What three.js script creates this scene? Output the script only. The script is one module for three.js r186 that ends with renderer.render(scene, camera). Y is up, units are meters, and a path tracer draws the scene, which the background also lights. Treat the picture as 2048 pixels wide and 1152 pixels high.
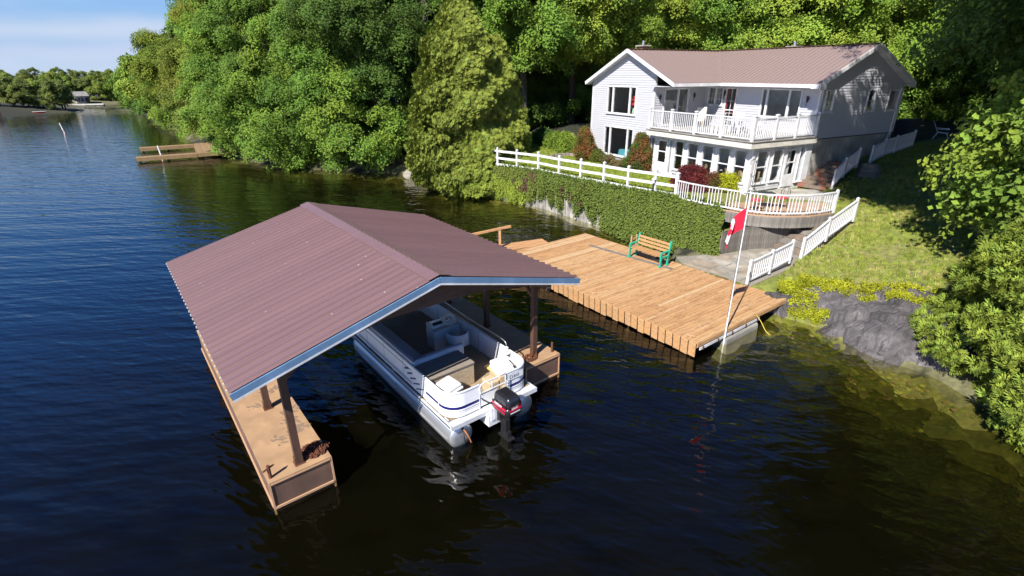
import * as THREE from 'three';
import { mergeGeometries } from 'three/addons/utils/BufferGeometryUtils.js';
import { RoundedBoxGeometry } from 'three/addons/geometries/RoundedBoxGeometry.js';

// ------------------------------------------------------------ camera, sky, sun, exposure
const scene = new THREE.Scene();
const renderer = new THREE.WebGLRenderer({ antialias: true });
renderer.toneMapping = THREE.LinearToneMapping;
renderer.toneMappingExposure = 2.0;
renderer.shadowMap.enabled = true;
const camera = new THREE.PerspectiveCamera(59.33, 16 / 9, 0.1, 3000);
camera.position.set(0, 8, 0);
camera.rotation.set(-0.40158, 0, -0.00468);

const SUN = new THREE.Vector3(-1.95, 3.38, 3.08).normalize();      // towards the sun
const sun = new THREE.DirectionalLight(new THREE.Color(1, 0.95, 0.87), 5);
sun.position.copy(SUN).multiplyScalar(120).add(new THREE.Vector3(0, 0, -30));
sun.target.position.set(0, 0, -30); scene.add(sun, sun.target);
sun.castShadow = true; sun.shadow.mapSize.set(4096, 4096);
Object.assign(sun.shadow.camera, { left: -90, right: 90, top: 90, bottom: -90, near: 1, far: 320 });

function rngOf(seed) { let a = seed >>> 0; return () => { a = (a + 0x6D2B79F5) | 0; let t = Math.imul(a ^ (a >>> 15), 1 | a); t = (t + Math.imul(t ^ (t >>> 7), 61 | t)) ^ t; return ((t ^ (t >>> 14)) >>> 0) / 4294967296; }; }
const hash2 = (x, y, s) => { let h = Math.imul(x, 374761393) + Math.imul(y, 668265263) + Math.imul(s, 974634777); h = Math.imul(h ^ (h >>> 13), 1274126177); return ((h ^ (h >>> 16)) >>> 0) / 4294967296; };
const sm = (t) => t * t * (3 - 2 * t), mix = (a, b, t) => a + (b - a) * t, clamp = (x, a = 0, b = 1) => Math.min(b, Math.max(a, x));
const step = (a, b, x) => sm(clamp((x - a) / (b - a)));
function vn(x, y, s = 0, px = 0, py = px) {          // value noise, wrapped when a period is given
  const x0 = Math.floor(x), y0 = Math.floor(y), fx = sm(x - x0), fy = sm(y - y0), w = (v, p) => (p ? ((v % p) + p) % p : v);
  const a = hash2(w(x0, px), w(y0, py), s), b = hash2(w(x0 + 1, px), w(y0, py), s), c = hash2(w(x0, px), w(y0 + 1, py), s), d = hash2(w(x0 + 1, px), w(y0 + 1, py), s);
  return mix(mix(a, b, fx), mix(c, d, fx), fy);
}
function fbm(x, y, s = 0, oct = 4, p = 0, q = p) { let v = 0, a = 0.5, n = 0; for (let o = 0; o < oct; o++) { v += a * vn(x, y, s + o, p, q); n += a; a *= 0.5; x *= 2; y *= 2; p *= 2; q *= 2; } return v / n; }

{ // the sky: clear blue deepening upward, thin cirrus streaks low down all round
  const W = 1024, Hh = 512, d = new Float32Array(W * Hh * 4);
  const stops = [[-90, .20, .30, .42], [-1, .42, .55, .70], [2, .36, .51, .70], [6, .23, .43, .74], [11, .12, .37, .86], [20, .055, .25, .86], [38, .024, .115, .50], [60, .011, .055, .22], [90, .007, .038, .17]];
  for (let j = 0; j < Hh; j++) {
    const el = ((j + .5) / Hh - .5) * 180; let k = 0; while (k < stops.length - 2 && el > stops[k + 1][0]) k++;
    const A = stops[k], B = stops[k + 1], t = clamp((el - A[0]) / (B[0] - A[0]));
    for (let i = 0; i < W; i++) {
      const az = (i + .5) / W; let c = 0;
      if (el > -2 && el < 40) {
        const wob = fbm(az * 24, el * .12, 5, 3, 24) - .5;
        const bands = fbm(az * 20, el * .62 + wob * 1.3, 9, 4, 20, 0), fine = fbm(az * 64, el * 1.6 + wob * 4, 31, 4, 64, 0);
        c = step(.36, .74, bands * .72 + fine * .28) * (1 - step(5, 13, el)) * .85;
        c = Math.max(c, step(.55, .9, fbm(az * 32, el * .35, 77, 5, 32, 0)) * .3 * (1 - step(16, 38, el)));
      }
      const o = (j * W + i) * 4, shade = .88 + .12 * vn(az * 40, el * .9, 3, 40, 0);
      d[o] = mix(mix(A[1], B[1], t), .53 * shade, c); d[o + 1] = mix(mix(A[2], B[2], t), .62 * shade, c); d[o + 2] = mix(mix(A[3], B[3], t), .75, c); d[o + 3] = 1; for (let q = 0; q < 3; q++) d[o + q] *= .60;
    }
  }
  const sky = new THREE.DataTexture(d, W, Hh, THREE.RGBAFormat, THREE.FloatType);
  sky.mapping = THREE.EquirectangularReflectionMapping; sky.magFilter = sky.minFilter = THREE.LinearFilter; sky.colorSpace = THREE.LinearSRGBColorSpace; sky.needsUpdate = true;
  scene.background = sky; scene.environment = sky;
}

// ------------------------------------------------------------ helpers
const V3 = (x, y, z) => new THREE.Vector3(x, y, z), UPV = V3(0, 1, 0);
const used = {};
const numbered = (n) => { used[n] = (used[n] ?? -1) + 1; return used[n] ? `${n}_${String(used[n]).padStart(3, '0')}` : n; };
const shadows = (m) => { m.castShadow = true; m.receiveShadow = true; return m; };
function tag(o, label, category, group) { o.userData.label = label; if (category) o.userData.category = category; if (group) o.userData.group = group; return o; }
function thing(name, label, category, pos = [0, 0, 0], ry = 0, group) {
  const g = new THREE.Group(); g.name = numbered(name); g.position.set(...pos); g.rotation.y = ry; scene.add(g);
  return tag(g, label, category, group);
}
function part(parent, name, geo, mat, label) { const m = shadows(new THREE.Mesh(Array.isArray(geo) ? mg(geo) : geo, mat)); m.name = name; parent.add(m); if (label) m.userData.label = label; return m; }
function single(name, geo, mat, label, category, group) { const m = shadows(new THREE.Mesh(Array.isArray(geo) ? mg(geo) : geo, mat)); m.name = numbered(name); scene.add(m); return tag(m, label, category, group); }
function struct(name, geo, mat) { const m = shadows(new THREE.Mesh(Array.isArray(geo) ? mg(geo) : geo, mat)); m.name = numbered(name); m.userData.kind = 'structure'; scene.add(m); return m; }
function put(mesh, x, y, z, ry = 0) { mesh.position.set(x, y, z); mesh.rotation.y = ry; return mesh; }
function mg(list) {
  list = list.flat(9).filter(Boolean); if (list.length === 1) return list[0];
  const idx = list.every((g) => g.index); list = list.map((g) => (idx || !g.index ? g : g.toNonIndexed()));
  for (const g of list) for (const k of Object.keys(g.attributes)) if (!['position', 'normal', 'uv'].includes(k)) g.deleteAttribute(k);
  return mergeGeometries(list, false);
}
function uvBox(g) {                                   // texture coordinates in metres, u along the longest side
  g.computeBoundingBox(); const s = g.boundingBox.getSize(V3()), ax = [s.x, s.y, s.z], P = g.attributes.position, N = g.attributes.normal, u = new Float32Array(P.count * 2);
  for (let i = 0; i < P.count; i++) {
    const n = [Math.abs(N.getX(i)), Math.abs(N.getY(i)), Math.abs(N.getZ(i))], k = n[0] > n[1] ? (n[0] > n[2] ? 0 : 2) : n[1] > n[2] ? 1 : 2;
    let [a, b] = [0, 1, 2].filter((q) => q !== k); if (ax[b] > ax[a]) [a, b] = [b, a];
    const c = [P.getX(i), P.getY(i), P.getZ(i)]; u[2 * i] = c[a]; u[2 * i + 1] = c[b];
  }
  g.setAttribute('uv', new THREE.BufferAttribute(u, 2)); return g;
}
const E0 = new THREE.Euler(), M4 = new THREE.Matrix4();
function xf(g, x = 0, y = 0, z = 0, rx = 0, ry = 0, rz = 0) { E0.set(rx, ry, rz); M4.makeRotationFromEuler(E0).setPosition(x, y, z); return g.applyMatrix4(M4); }
const bx = (w, h, d, x = 0, y = 0, z = 0, rx = 0, ry = 0, rz = 0) => xf(uvBox(new THREE.BoxGeometry(w, h, d)), x, y, z, rx, ry, rz);
const rb = (w, h, d, r, x = 0, y = 0, z = 0, rx = 0, ry = 0, rz = 0, seg = 2) => xf(new RoundedBoxGeometry(w, h, d, seg, r), x, y, z, rx, ry, rz);
const cy = (r0, r1, h, n, x = 0, y = 0, z = 0, rx = 0, ry = 0, rz = 0) => xf(new THREE.CylinderGeometry(r0, r1, h, n), x, y, z, rx, ry, rz);
const v3 = (p) => (p.isVector3 ? p : V3(...p));
function along(g, a, b, upv = UPV) {                  // turns a shape whose length lies on +z from 0 to |ab| onto the segment a-b
  a = v3(a); b = v3(b); const z = b.clone().sub(a).normalize(), x = V3().crossVectors(Math.abs(z.dot(upv)) > .99 ? V3(1, 0, 0) : upv, z).normalize(), y = V3().crossVectors(z, x);
  return g.applyMatrix4(new THREE.Matrix4().makeBasis(x, y, z).setPosition(a));
}
const beam = (a, b, w, h, upv) => { const L = v3(a).distanceTo(v3(b)); return along(bx(w, h, L, 0, 0, L / 2), a, b, upv); };
const rod = (a, b, r0, r1 = r0, n = 8) => { const L = v3(a).distanceTo(v3(b)); return along(cy(r1, r0, L, n, 0, 0, L / 2, Math.PI / 2), a, b); };
const tube = (pts, r, n = 8, seg = 0, closed = false) => new THREE.TubeGeometry(new THREE.CatmullRomCurve3(pts.map(v3), closed), seg || pts.length * 4, r, n, closed);
function geoOf(pos, idx, uv) { const g = new THREE.BufferGeometry(); g.setAttribute('position', new THREE.Float32BufferAttribute(pos, 3)); g.setAttribute('uv', new THREE.Float32BufferAttribute(uv ?? new Float32Array(pos.length / 3 * 2), 2)); g.setIndex(idx); g.computeVertexNormals(); return g; }
function prism(poly, y0, y1) {                        // upright prism over a plan polygon of [x, z]
  const s = new THREE.Shape(poly.map(([x, z]) => new THREE.Vector2(x, -z)));
  const g = new THREE.ExtrudeGeometry(s, { depth: y1 - y0, bevelEnabled: false }); return g.rotateX(-Math.PI / 2).translate(0, y0, 0);
}
const inPoly = (x, z, P) => { let c = false; for (let i = 0, j = P.length - 1; i < P.length; j = i++) { const [xi, zi] = P[i], [xj, zj] = P[j]; if ((zi > z) !== (zj > z) && x < ((xj - xi) * (z - zi)) / (zj - zi) + xi) c = !c; } return c; };
const segD = (x, z, [ax, az], [bx_, bz]) => { const dx = bx_ - ax, dz = bz - az, t = clamp(((x - ax) * dx + (z - az) * dz) / (dx * dx + dz * dz)); return Math.hypot(x - ax - t * dx, z - az - t * dz); };
const polyD = (x, z, P, closed = true) => { let m = 1e9; for (let i = closed ? 0 : 1; i < P.length; i++) m = Math.min(m, segD(x, z, P[(i || P.length) - 1], P[i])); return m; };

// ------------------------------------------------------------ textures and materials
function tex(w, h, fn, size, data) {                  // fn(u, v) -> [r, g, b] in 0..1 as shown on screen (or raw data); size: metres one tile covers
  const d = new Uint8Array(w * h * 4);
  for (let j = 0; j < h; j++) for (let i = 0; i < w; i++) { const c = fn((i + .5) / w, (j + .5) / h), o = (j * w + i) * 4; for (let k = 0; k < 3; k++) d[o + k] = clamp(c[k]) * 255; d[o + 3] = 255; }
  const t = new THREE.DataTexture(d, w, h); t.wrapS = t.wrapT = THREE.RepeatWrapping; t.magFilter = t.minFilter = THREE.LinearFilter; t.colorSpace = data ? THREE.NoColorSpace : THREE.SRGBColorSpace; t.needsUpdate = true;
  if (size) t.repeat.set(1 / size[0], 1 / size[1]); return t;
}
const grey = (v) => [v, v, v];
const T_blotch = tex(256, 256, (u, v) => grey(.80 + .2 * fbm(u * 8, v * 8, 4, 5, 8)), [1.7, 1.7]);
const T_fine = tex(256, 256, (u, v) => grey(.72 + .28 * fbm(u * 32, v * 32, 8, 4, 32)), [1.1, 1.1]);
const T_grain = tex(512, 128, (u, v) => { const w = fbm(u * 4, v * 4, 3, 3, 4) * .5, g = fbm(u * 6, v * 40 + w * 6, 12, 4, 6, 40), k = fbm(u * 10, v * 8, 40, 3, 10, 8); return [.70 + .3 * g - .1 * (k > .68), .68 + .32 * g - .12 * (k > .68), .64 + .36 * g - .12 * (k > .68)]; }, [2.3, .45]);
const T_weather = tex(512, 256, (u, v) => { const g = fbm(u * 5, v * 50, 21, 4, 5, 50), b = fbm(u * 6, v * 6, 55, 4, 6); return grey(.45 + .4 * g + .25 * (b - .5)); }, [1.6, .9]);
const T_concrete = tex(512, 512, (u, v) => { const a = fbm(u * 6, v * 6, 61, 6, 6), s = fbm(u * 24, v * 3, 63, 4, 24, 3); return grey(.58 + .34 * a + .12 * (s - .5)); }, [3, 3]);
const lin = (r, g, b) => new THREE.Color().setRGB(r, g, b);
const std = (c, rough = .7, o = {}) => new THREE.MeshStandardMaterial({ color: lin(...c), roughness: rough, side: THREE.DoubleSide, ...o });
const phys = (c, rough = .7, o = {}) => new THREE.MeshPhysicalMaterial({ color: lin(...c), roughness: rough, side: THREE.DoubleSide, ...o });
const M = {
  white: std([.72, .72, .74], .45, { map: T_blotch }), vinyl: std([.70, .705, .73], .5, { map: T_blotch }), siding: std([.41, .415, .45], .55),
  cream: std([.68, .65, .58], .6, { map: T_blotch }), concrete: std([.42, .40, .36], .9, { map: T_concrete }), stucco: std([.55, .52, .46], .9, { map: T_concrete }),
  roof: phys([.166, .0975, .0955], .42, { map: tex(256, 256, (u, v) => grey(.94 + .06 * fbm(u * 5, v * 16, 17, 5, 5, 16)), [3.1, 2.3]), clearcoat: .2, clearcoatRoughness: .35 }), roofRib: phys([.13, .07, .07], .45),
  houseRoof: phys([.215, .158, .143], .42, { clearcoat: .2, clearcoatRoughness: .4 }),
  fascia: std([.14, .25, .41], .45, { map: T_blotch }), brown: std([.11, .055, .035], .7, { map: T_grain }), darkWood: std([.12, .065, .042], .8, { map: T_grain }),
  floatTop: std([.41, .255, .137], .85, { map: T_blotch }), floatSide: std([.19, .105, .07], .8, { map: T_concrete }), floatTrim: std([.42, .25, .14], .7),
  rust: std([.15, .05, .022], .95, { map: T_fine }), alu: std([.72, .73, .75], .33, { metalness: .75, map: T_blotch }), aluPaint: std([.70, .72, .76], .4, { map: T_blotch }),
  steel: std([.55, .56, .58], .35, { metalness: .9 }), black: std([.012, .012, .014], .45), iron: std([.02, .02, .022], .6),
  glass: phys([.95, .97, .98], .02, { transmission: 1, thickness: 0, ior: 1.5 }), dark: std([.03, .03, .032], .8),
  tan: std([.60, .47, .31], .75, { map: T_fine }), carpet: std([.36, .27, .17], .98, { map: T_fine }), cushion: std([.50, .53, .58], .6, { map: T_blotch }), lid: std([.30, .25, .20], .75, { map: T_fine }),
  boatWhite: phys([.78, .79, .80], .3, { clearcoat: .3, clearcoatRoughness: .1 }), navy: std([.02, .025, .12], .4), red: std([.55, .015, .04], .45),
  green: std([.01, .30, .19], .45), teal: std([.10, .42, .48], .8, { map: T_fine }), brick: std([.34, .13, .085], .9, { map: T_fine }), mortar: std([.40, .37, .33], .95),
  bark: std([.12, .095, .075], .95, { map: T_weather }), barkPale: std([.30, .27, .23], .95, { map: T_weather }), wicker: std([.50, .36, .20], .85, { map: T_fine }),
  stone: std([.36, .33, .29], .9, { map: T_concrete }), soil: std([.09, .065, .045], 1, { map: T_fine }), stair: std([.34, .26, .20], .9, { map: T_concrete }),
};
// ------------------------------------------------------------ the land, the lake bed and the lake
const SHORE = [[-118, -172], [-114, -161], [-85, -124], [-63, -97], [-46, -74], [-38.5, -64.5], [-34.2, -60], [-27.6, -52.5], [-21.6, -47.9], [-16.9, -46.4], [-12, -45], [-8.6, -43.3], [-6, -39.5], [-4.2, -36.9], [-2.1, -36]];
const SHORE2 = [[9.7, -16.0], [10.4, -15.3], [10.75, -14.1], [11.3, -13], [12, -12.2], [12.3, -9.7], [13.2, -4], [16, 8]];
const WALL_B = [[-1.75, -35.7], [.2, -33.8], [1.86, -32], [3.35, -29.9], [5.03, -27.4], [6.15, -25.1], [7.6, -22.9], [9.1, -21.0]];       // foot of the planted wall
const WALL_T = [[-1.9, -36.3], [.35, -33.75], [1.75, -32.5], [3.1, -30.55], [5.1, -28.35], [7.3, -25.85], [8.4, -24.85], [9.75, -23.0]];     // its top edge
const DECK_EDGE = [[8.2, -25.05], [8.9, -23.85], [9.67, -23.04], [10.62, -22.1], [11.78, -21.68], [13.1, -21.74], [14.45, -22.25]];           // curved edge of the upper patio
const TERRACE = [[-1.7, -36.55], [.5, -34.0], [1.95, -32.75], [3.3, -30.8], [5.3, -28.6], [7.5, -26.1], [8.5, -25.1], [9.6, -23.6], [10.4, -22.9], [11.8, -22.75], [13.1, -22.85], [14.6, -22.9], [16.2, -25], [16.6, -28.5], [18, -36], [10, -41], [3, -43], [-4, -42], [-4.5, -40]];
const LOWER = [[6.9, -20.9], [7.1, -19.9], [9.2, -17.1], [11.6, -19.3], [13.5, -21.9], [13.6, -22.7], [11.8, -22.6], [10.4, -22.6], [9.3, -21.9], [8.6, -21.9], [7.6, -22.4]];
const STAIRS = [[11.55, -19.25], [14.9, -21.2], [15.4, -22.6], [13.4, -22.2], [12.3, -21.6]];
const ctrl = [
  [3, -36, 2.25], [0, -37, 2.1], [-1, -40, 2], [5, -40, 2.7], [2, -44, 2.6], [8, -44, 3.2], [16, -47, 3.6], [24, -42, 4], [17, -27.5, 2.35], [19, -28.6, 2.9], [21, -29.8, 3.35], [25, -32.5, 3.7], [30, -36, 3.8], [36, -43, 4.2], [40, -36, 4.3], [35, -28, 4], [26, -26, 3.4], [22, -25, 2.9], [18, -24, 2.4], [15.6, -22.6, 2.1],
  [14.4, -20.7, 1.7], [17.5, -20.7, 2.2], [12.3, -18.7, 1.1], [12.9, -16.6, 1.15], [10.8, -17.6, .75], [9.9, -17.1, .5], [13.8, -15.3, .95], [15.5, -14.5, 1.2], [14, -12.5, .8], [18, -16, 2], [24, -18, 3.2], [30, -20, 4.5], [17, -8, 1.4], [22, -10, 3], [18, 0, 1.2], [25, 0, 3.5], [22, 10, 2],
  [-6, -46, 1.8], [-12, -50, 2], [-20, -54, 2.2], [-30, -64, 2.5], [-40, -76, 2.5], [-60, -102, 3], [-10, -60, 4], [-25, -75, 5], [5, -60, 5], [20, -60, 6], [40, -60, 7], [60, -40, 8], [50, -20, 7], [0, -90, 9], [50, -100, 12], [100, -60, 12], [100, 0, 10], [-40, -110, 8], [-80, -140, 4], [-60, -150, 9], [-100, -180, 3], [100, -200, 15], [0, -200, 14], [-100, -260, 3],
  [-106, -110, 0], [-103, -115, 0], [-103, -125, 0], [-112, -137, 0], [-123, -152, 0], [-120, -158, 0], [-112, -118, 1.2], [-120, -125, 2.4], [-150, -120, 2], [-122, -140, 1], [-200, -125, 2], [-130, -165, 1.2], [-140, -180, 2], [-170, -170, 2], [-160, -250, 2], [-300, -150, 2],
  [-100, -105, -2], [-95, -120, -2.2], [-102, -140, -1.4], [-112, -155, -.8], [-60, -70, -4], [-80, -100, -3], [-40, -40, -5], [-150, -60, -5], [-200, -40, -5], [-250, -80, -4], [0, -22, -2.6], [-4, -30, -1.8], [0, 20, -4.5], [-50, 40, -5], [-100, 0, -5], [-200, 60, -5], [0, -33.4, -.5], [2.6, -29.6, -.7], [3, -26, -1.0], [6, -21, -.7], [8, -17.5, -.6], [6, -15, -1.25], [9.5, -13, -.85], [8, -11, -1.8], [11, -9, -1.0], [5, -9, -3.2], [10, -4, -2.2], [12, 4, -2.4], [-3, -12, -4], [-12, -25, -4.5], [-12, -38, -2.4], [-20, -40, -3.4], [-30, -48, -3.2], [200, 0, 14], [200, -200, 18], [0, 200, -6], [-300, 200, -6], [200, 200, 4], [-500, 0, -6], [-500, -300, 2], [500, -500, 25], [0, -500, 6], [-300, -500, 2], [500, 300, 12], [0, 500, -6], [-500, 500, -6],
];
for (const P of [SHORE, SHORE2]) P.forEach(([x, z], i) => {
  ctrl.push([x, z, 0]); const a = P[Math.max(0, i - 1)], b = P[Math.min(P.length - 1, i + 1)], L = Math.hypot(b[0] - a[0], b[1] - a[1]), nx = -(b[1] - a[1]) / L, nz = (b[0] - a[0]) / L;
  ctrl.push([x + nx * 1.6, z + nz * 1.6, -.6]); if (P === SHORE && i > 2 && i < 14) ctrl.push([x - nx * 3, z - nz * 3, 1.0]);
});
const rbf = (() => {                                    // interpolates the surveyed points
  const n = ctrl.length, A = ctrl.map((p, i) => { const r = new Float64Array(n + 1); ctrl.forEach((q, j) => { r[j] = Math.hypot(p[0] - q[0], p[1] - q[1]) - (i === j ? .02 : 0); }); r[n] = p[2]; return r; });
  for (let i = 0; i < n; i++) { let m = i; for (let k = i + 1; k < n; k++) if (Math.abs(A[k][i]) > Math.abs(A[m][i])) m = k; [A[i], A[m]] = [A[m], A[i]]; for (let k = i + 1; k < n; k++) { const f = A[k][i] / A[i][i]; if (f) for (let j = i; j <= n; j++) A[k][j] -= f * A[i][j]; } }
  const w = new Float64Array(n); for (let i = n - 1; i >= 0; i--) { let s = A[i][n]; for (let j = i + 1; j < n; j++) s -= A[i][j] * w[j]; w[i] = s / A[i][i]; }
  return (x, z) => { let s = 0; for (let i = 0; i < n; i++) s += w[i] * Math.hypot(x - ctrl[i][0], z - ctrl[i][1]); return s; };
})();
const HOUSE = { x: 12.63, z: -32.86, ry: -1.0943, c: .4587, s: .8886 };
const toHouse = (x, z) => { const dx = x - HOUSE.x, dz = z - HOUSE.z; return [dx * HOUSE.c + dz * HOUSE.s, -dx * HOUSE.s + dz * HOUSE.c]; };   // plan point -> (s, t)
const fromHouse = (s, t) => [HOUSE.x + HOUSE.c * s - HOUSE.s * t, HOUSE.z + HOUSE.s * s + HOUSE.c * t];
function terraceY(x, z) { const [s, t] = toHouse(x, z); let y = 2.13 + .012 * clamp(-z - 24, 0, 14); if (s < -8.5) y += .05 * clamp(-s - 8.5, 0, 8); return y; }
function landY(x, z) {
  if (x > -6 && x < 20 && z > -45 && z < -15) {
    if (inPoly(x, z, LOWER) && !inPoly(x, z, STAIRS)) return .56;
    const hs = toHouse(x, z); if (hs[0] > -8.3 && hs[0] < 5.9 && hs[1] > -8.4 && hs[1] < 3.6) return 2.1;
    if (inPoly(x, z, STAIRS)) return .5 + clamp(((x - 11.9) * .86 - (z + 20.4) * .5) / 3.2) * 1.5 - .1;
    if (inPoly(x, z, TERRACE)) return mix(terraceY(x, z), Math.max(1.9, rbf(x, z)), step(0, 3, Math.max(0, -z - 38)) * .7);
    const w = polyD(x, z, WALL_B, false); if (w < 2.2 && !inPoly(x, z, TERRACE)) { const n = rbf(x, z); if (z < -21.3 && x < 9.2) return Math.min(n, -.15); }
  }
  const n = rbf(x, z); if (n < -.1 && x > -14 && x < 20 && z > -50) return Math.min(-.06, n + (fbm(x * .8, z * .8, 15, 4) - .5) * Math.min(.7, -n)); return n + (n > .3 ? (fbm(x * .35, z * .35, 11, 4) - .5) * Math.min(.35, n * .2) : 0);
}
{
  const axis = (lo, a, b, fine, hi) => { const r = []; for (let v = a; v < b; v += fine) r.push(v); r.push(b); let s = fine; for (let v = b; v < hi;) { s *= 1.14; v += s; r.push(v); } s = fine; for (let v = a; v > lo;) { s *= 1.14; v -= s; r.unshift(v); } return r; };
  const xs = axis(-900, -5, 22, .27, 900), zs = axis(-900, -45, -4, .27, 700), W = xs.length, D = zs.length, Y = new Float32Array(W * D);
  for (let j = 0; j < D; j++) for (let i = 0; i < W; i++) Y[j * W + i] = landY(xs[i], zs[j]);
  const sets = { ground: { p: [], c: [], u: [], i: [], m: new Map() }, lakebed: { p: [], c: [], u: [], i: [], m: new Map() } };
  const colour = (x, y, z, bed) => {
    const n1 = fbm(x * .5, z * .5, 71, 4), n2 = fbm(x * 2.6, z * 2.6, 72, 3), n3 = fbm(x * .13, z * .13, 73, 3);
    if (bed) { const w = step(.35, .65, n2 * .55 + n1 * .45); return [0, 1, 2].map((k) => mix([.16, .15, .036][k], [.07, .082, .018][k], w)); }   // silt and weed
    const [s, t] = toHouse(x, z), lawnL = (inPoly(x, z, TERRACE) && s > -16) || (x > .2 && x < 5.5 && z < -37 && z > -46.5 + fbm(x, z, 3, 2) * 2) ? 1 : 0, lawnR = x > 9 && z > -46 && z < -13.5 && x < 46 && !(s < 5.9 && t < 3.6 && s > -8.5 && t > -8.4) && z > -46 && (s > 5 || z > -24) ? 1 : 0;
    const duff = [.022, .026, .010], lawn = [.22, .265, .036], dry = [.48, .41, .17], bare = [.22, .19, .16];
    const bank = y < 1.2 ? step(.4, .5, n2) : 0; let c = duff.map((v, k) => mix(v, [.20, .19, .09][k], bank * .8) * (.7 + .6 * n2));
    if (lawnL) c = lawn.map((v, k) => mix(v, dry[k], .22 * n2) * (.75 + .5 * n1));
    if (lawnR) { const d = step(.42, .68, n1 * .55 + n2 * .45) , b = step(.60, .72, n2 * .5 + n3 * .5); c = lawn.map((v, k) => mix(mix(v * .92, dry[k] * .62, .08 + .5 * d), bare[k], b * .8) * (.75 + .5 * n2)); }
    return c;
  };
  const vert = (S, i, j, bed) => { const k = j * W + i; if (!S.m.has(k)) { S.m.set(k, S.p.length / 3); S.p.push(xs[i], Y[k], zs[j]); S.u.push(xs[i], zs[j]); S.c.push(...colour(xs[i], Y[k], zs[j], bed)); } return S.m.get(k); };
  for (let j = 0; j < D - 1; j++) for (let i = 0; i < W - 1; i++) {
    const bed = Math.max(Y[j * W + i], Y[j * W + i + 1], Y[j * W + W + i], Y[j * W + W + i + 1]) < -.04, S = sets[bed ? 'lakebed' : 'ground'];
    const a = vert(S, i, j, bed), b = vert(S, i + 1, j, bed), c = vert(S, i, j + 1, bed), d = vert(S, i + 1, j + 1, bed); S.i.push(a, c, b, b, c, d);
  }
  const mat = std([1, 1, 1], 1, { vertexColors: true, map: tex(512, 512, (u, v) => grey(.62 + .38 * fbm(u * 40, v * 40, 14, 4, 40)), [4.3, 4.3]) });
  for (const k of ['ground', 'lakebed']) { const S = sets[k], g = geoOf(S.p, S.i, S.u); g.setAttribute('color', new THREE.Float32BufferAttribute(S.c, 3)); struct(k, g, mat); }
}
{ // the lake: a sheet with wind ripples, clear enough to show the shelf
  const waves = (seed, n, kmin, kmax, dir, spread, pow, N, chop) => {
    const r = rngOf(seed), h = new Float32Array(N * N);
    for (let w = 0; w < n; w++) {
      const k = kmin * Math.pow(kmax / kmin, r()), a = dir + (r() + r() + r() - 1.5) * spread, kx = Math.round(k * Math.cos(a)), ky = Math.round(k * Math.sin(a)), kk = Math.hypot(kx, ky) || 1, ph = r() * 6.283, A = Math.pow(kk, -pow);
      for (let j = 0; j < N; j++) for (let i = 0; i < N; i++) { const s = Math.sin((kx * i + ky * j) / N * 6.28318 + ph); h[j * N + i] += A * (chop ? 1 - 2 * Math.pow(1 - (s * .5 + .5), .7) : s); }
    }
    let lo = 1e9, hi = -1e9; for (const v of h) { lo = Math.min(lo, v); hi = Math.max(hi, v); } for (let i = 0; i < h.length; i++) h[i] = (h[i] - lo) / (hi - lo); return h;
  };
  const N = 512, A = waves(5, 70, 11, 84, 1.35, .75, .9, N, true), B = waves(17, 40, 9, 40, 1.62, .6, 1.1, N, true), sizeA = 9.7, sizeB = 31.7, amp = .026;
  const nrm = tex(N, N, (u, v) => { const i = Math.floor(u * N), j = Math.floor(v * N), g = (x, y) => A[((y + N) % N) * N + ((x + N) % N)], px = sizeA / N, dx = (g(i + 1, j) - g(i - 1, j)) * amp / (2 * px), dy = (g(i, j + 1) - g(i, j - 1)) * amp / (2 * px), l = Math.hypot(dx, dy, 1); return [.5 - .5 * dx / l, .5 - .5 * dy / l, .5 + .5 / l]; }, [sizeA, sizeA], true);
  const hgt = tex(N, N, (u, v) => grey(B[Math.floor(v * N) * N + Math.floor(u * N)]), [sizeB, sizeB], true);
  const m = phys([.82, .81, .64], .03, { transmission: 1, thickness: 0, ior: 1.333, normalMap: nrm, bumpMap: hgt, bumpScale: .04 });
  const g = new THREE.PlaneGeometry(1500, 1300, 1, 1).rotateX(-Math.PI / 2); g.translate(-250, 0, -100); const P = g.attributes.position, u = []; for (let i = 0; i < 4; i++) u.push(P.getX(i), -P.getZ(i)); g.setAttribute('uv', new THREE.Float32BufferAttribute(u, 2));
  const lake = struct('lake_water', g, m);
  // the murky water itself: its colour deepens with every layer of it that light has to cross
  const murk = phys([.58, .58, .45], 0, { transmission: .996, thickness: 0, ior: 1.333, specularIntensity: 0 }), ax = (lo, a, b, f, hi) => { const r = []; for (let v = a; v < b; v += f) r.push(v); let q = f; for (let v = b; v < hi; q *= 1.35, v += q) r.push(v); r.push(hi); q = f; for (let v = a; v > lo; q *= 1.35, v -= q) r.unshift(v); r.unshift(lo); return [...new Set(r)].sort((p, q2) => p - q2); };
  const lx = ax(-990, -10, 16, .22, 480), lz = ax(-740, -38, -3, .22, 540);
  [.26, .52, .82, 1.2, 1.8].forEach((dep, n) => { const p = [], ii = []; lz.forEach((z) => lx.forEach((x) => p.push(x, Math.min(-.05, -dep + (fbm(x * .4 + n * 17, z * .4, 301 + n, 3) - .5) * .4 + (fbm(x * 1.7, z * 1.7 + n * 9, 311 + n, 3) - .5) * .55), z))); for (let j = 0; j < lz.length - 1; j++) for (let i = 0; i < lx.length - 1; i++) { const q = j * lx.length + i; ii.push(q, q + lx.length, q + 1, q + 1, q + lx.length, q + lx.length + 1); } part(lake, 'murky_water', geoOf(p, ii), murk); });
}
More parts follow.
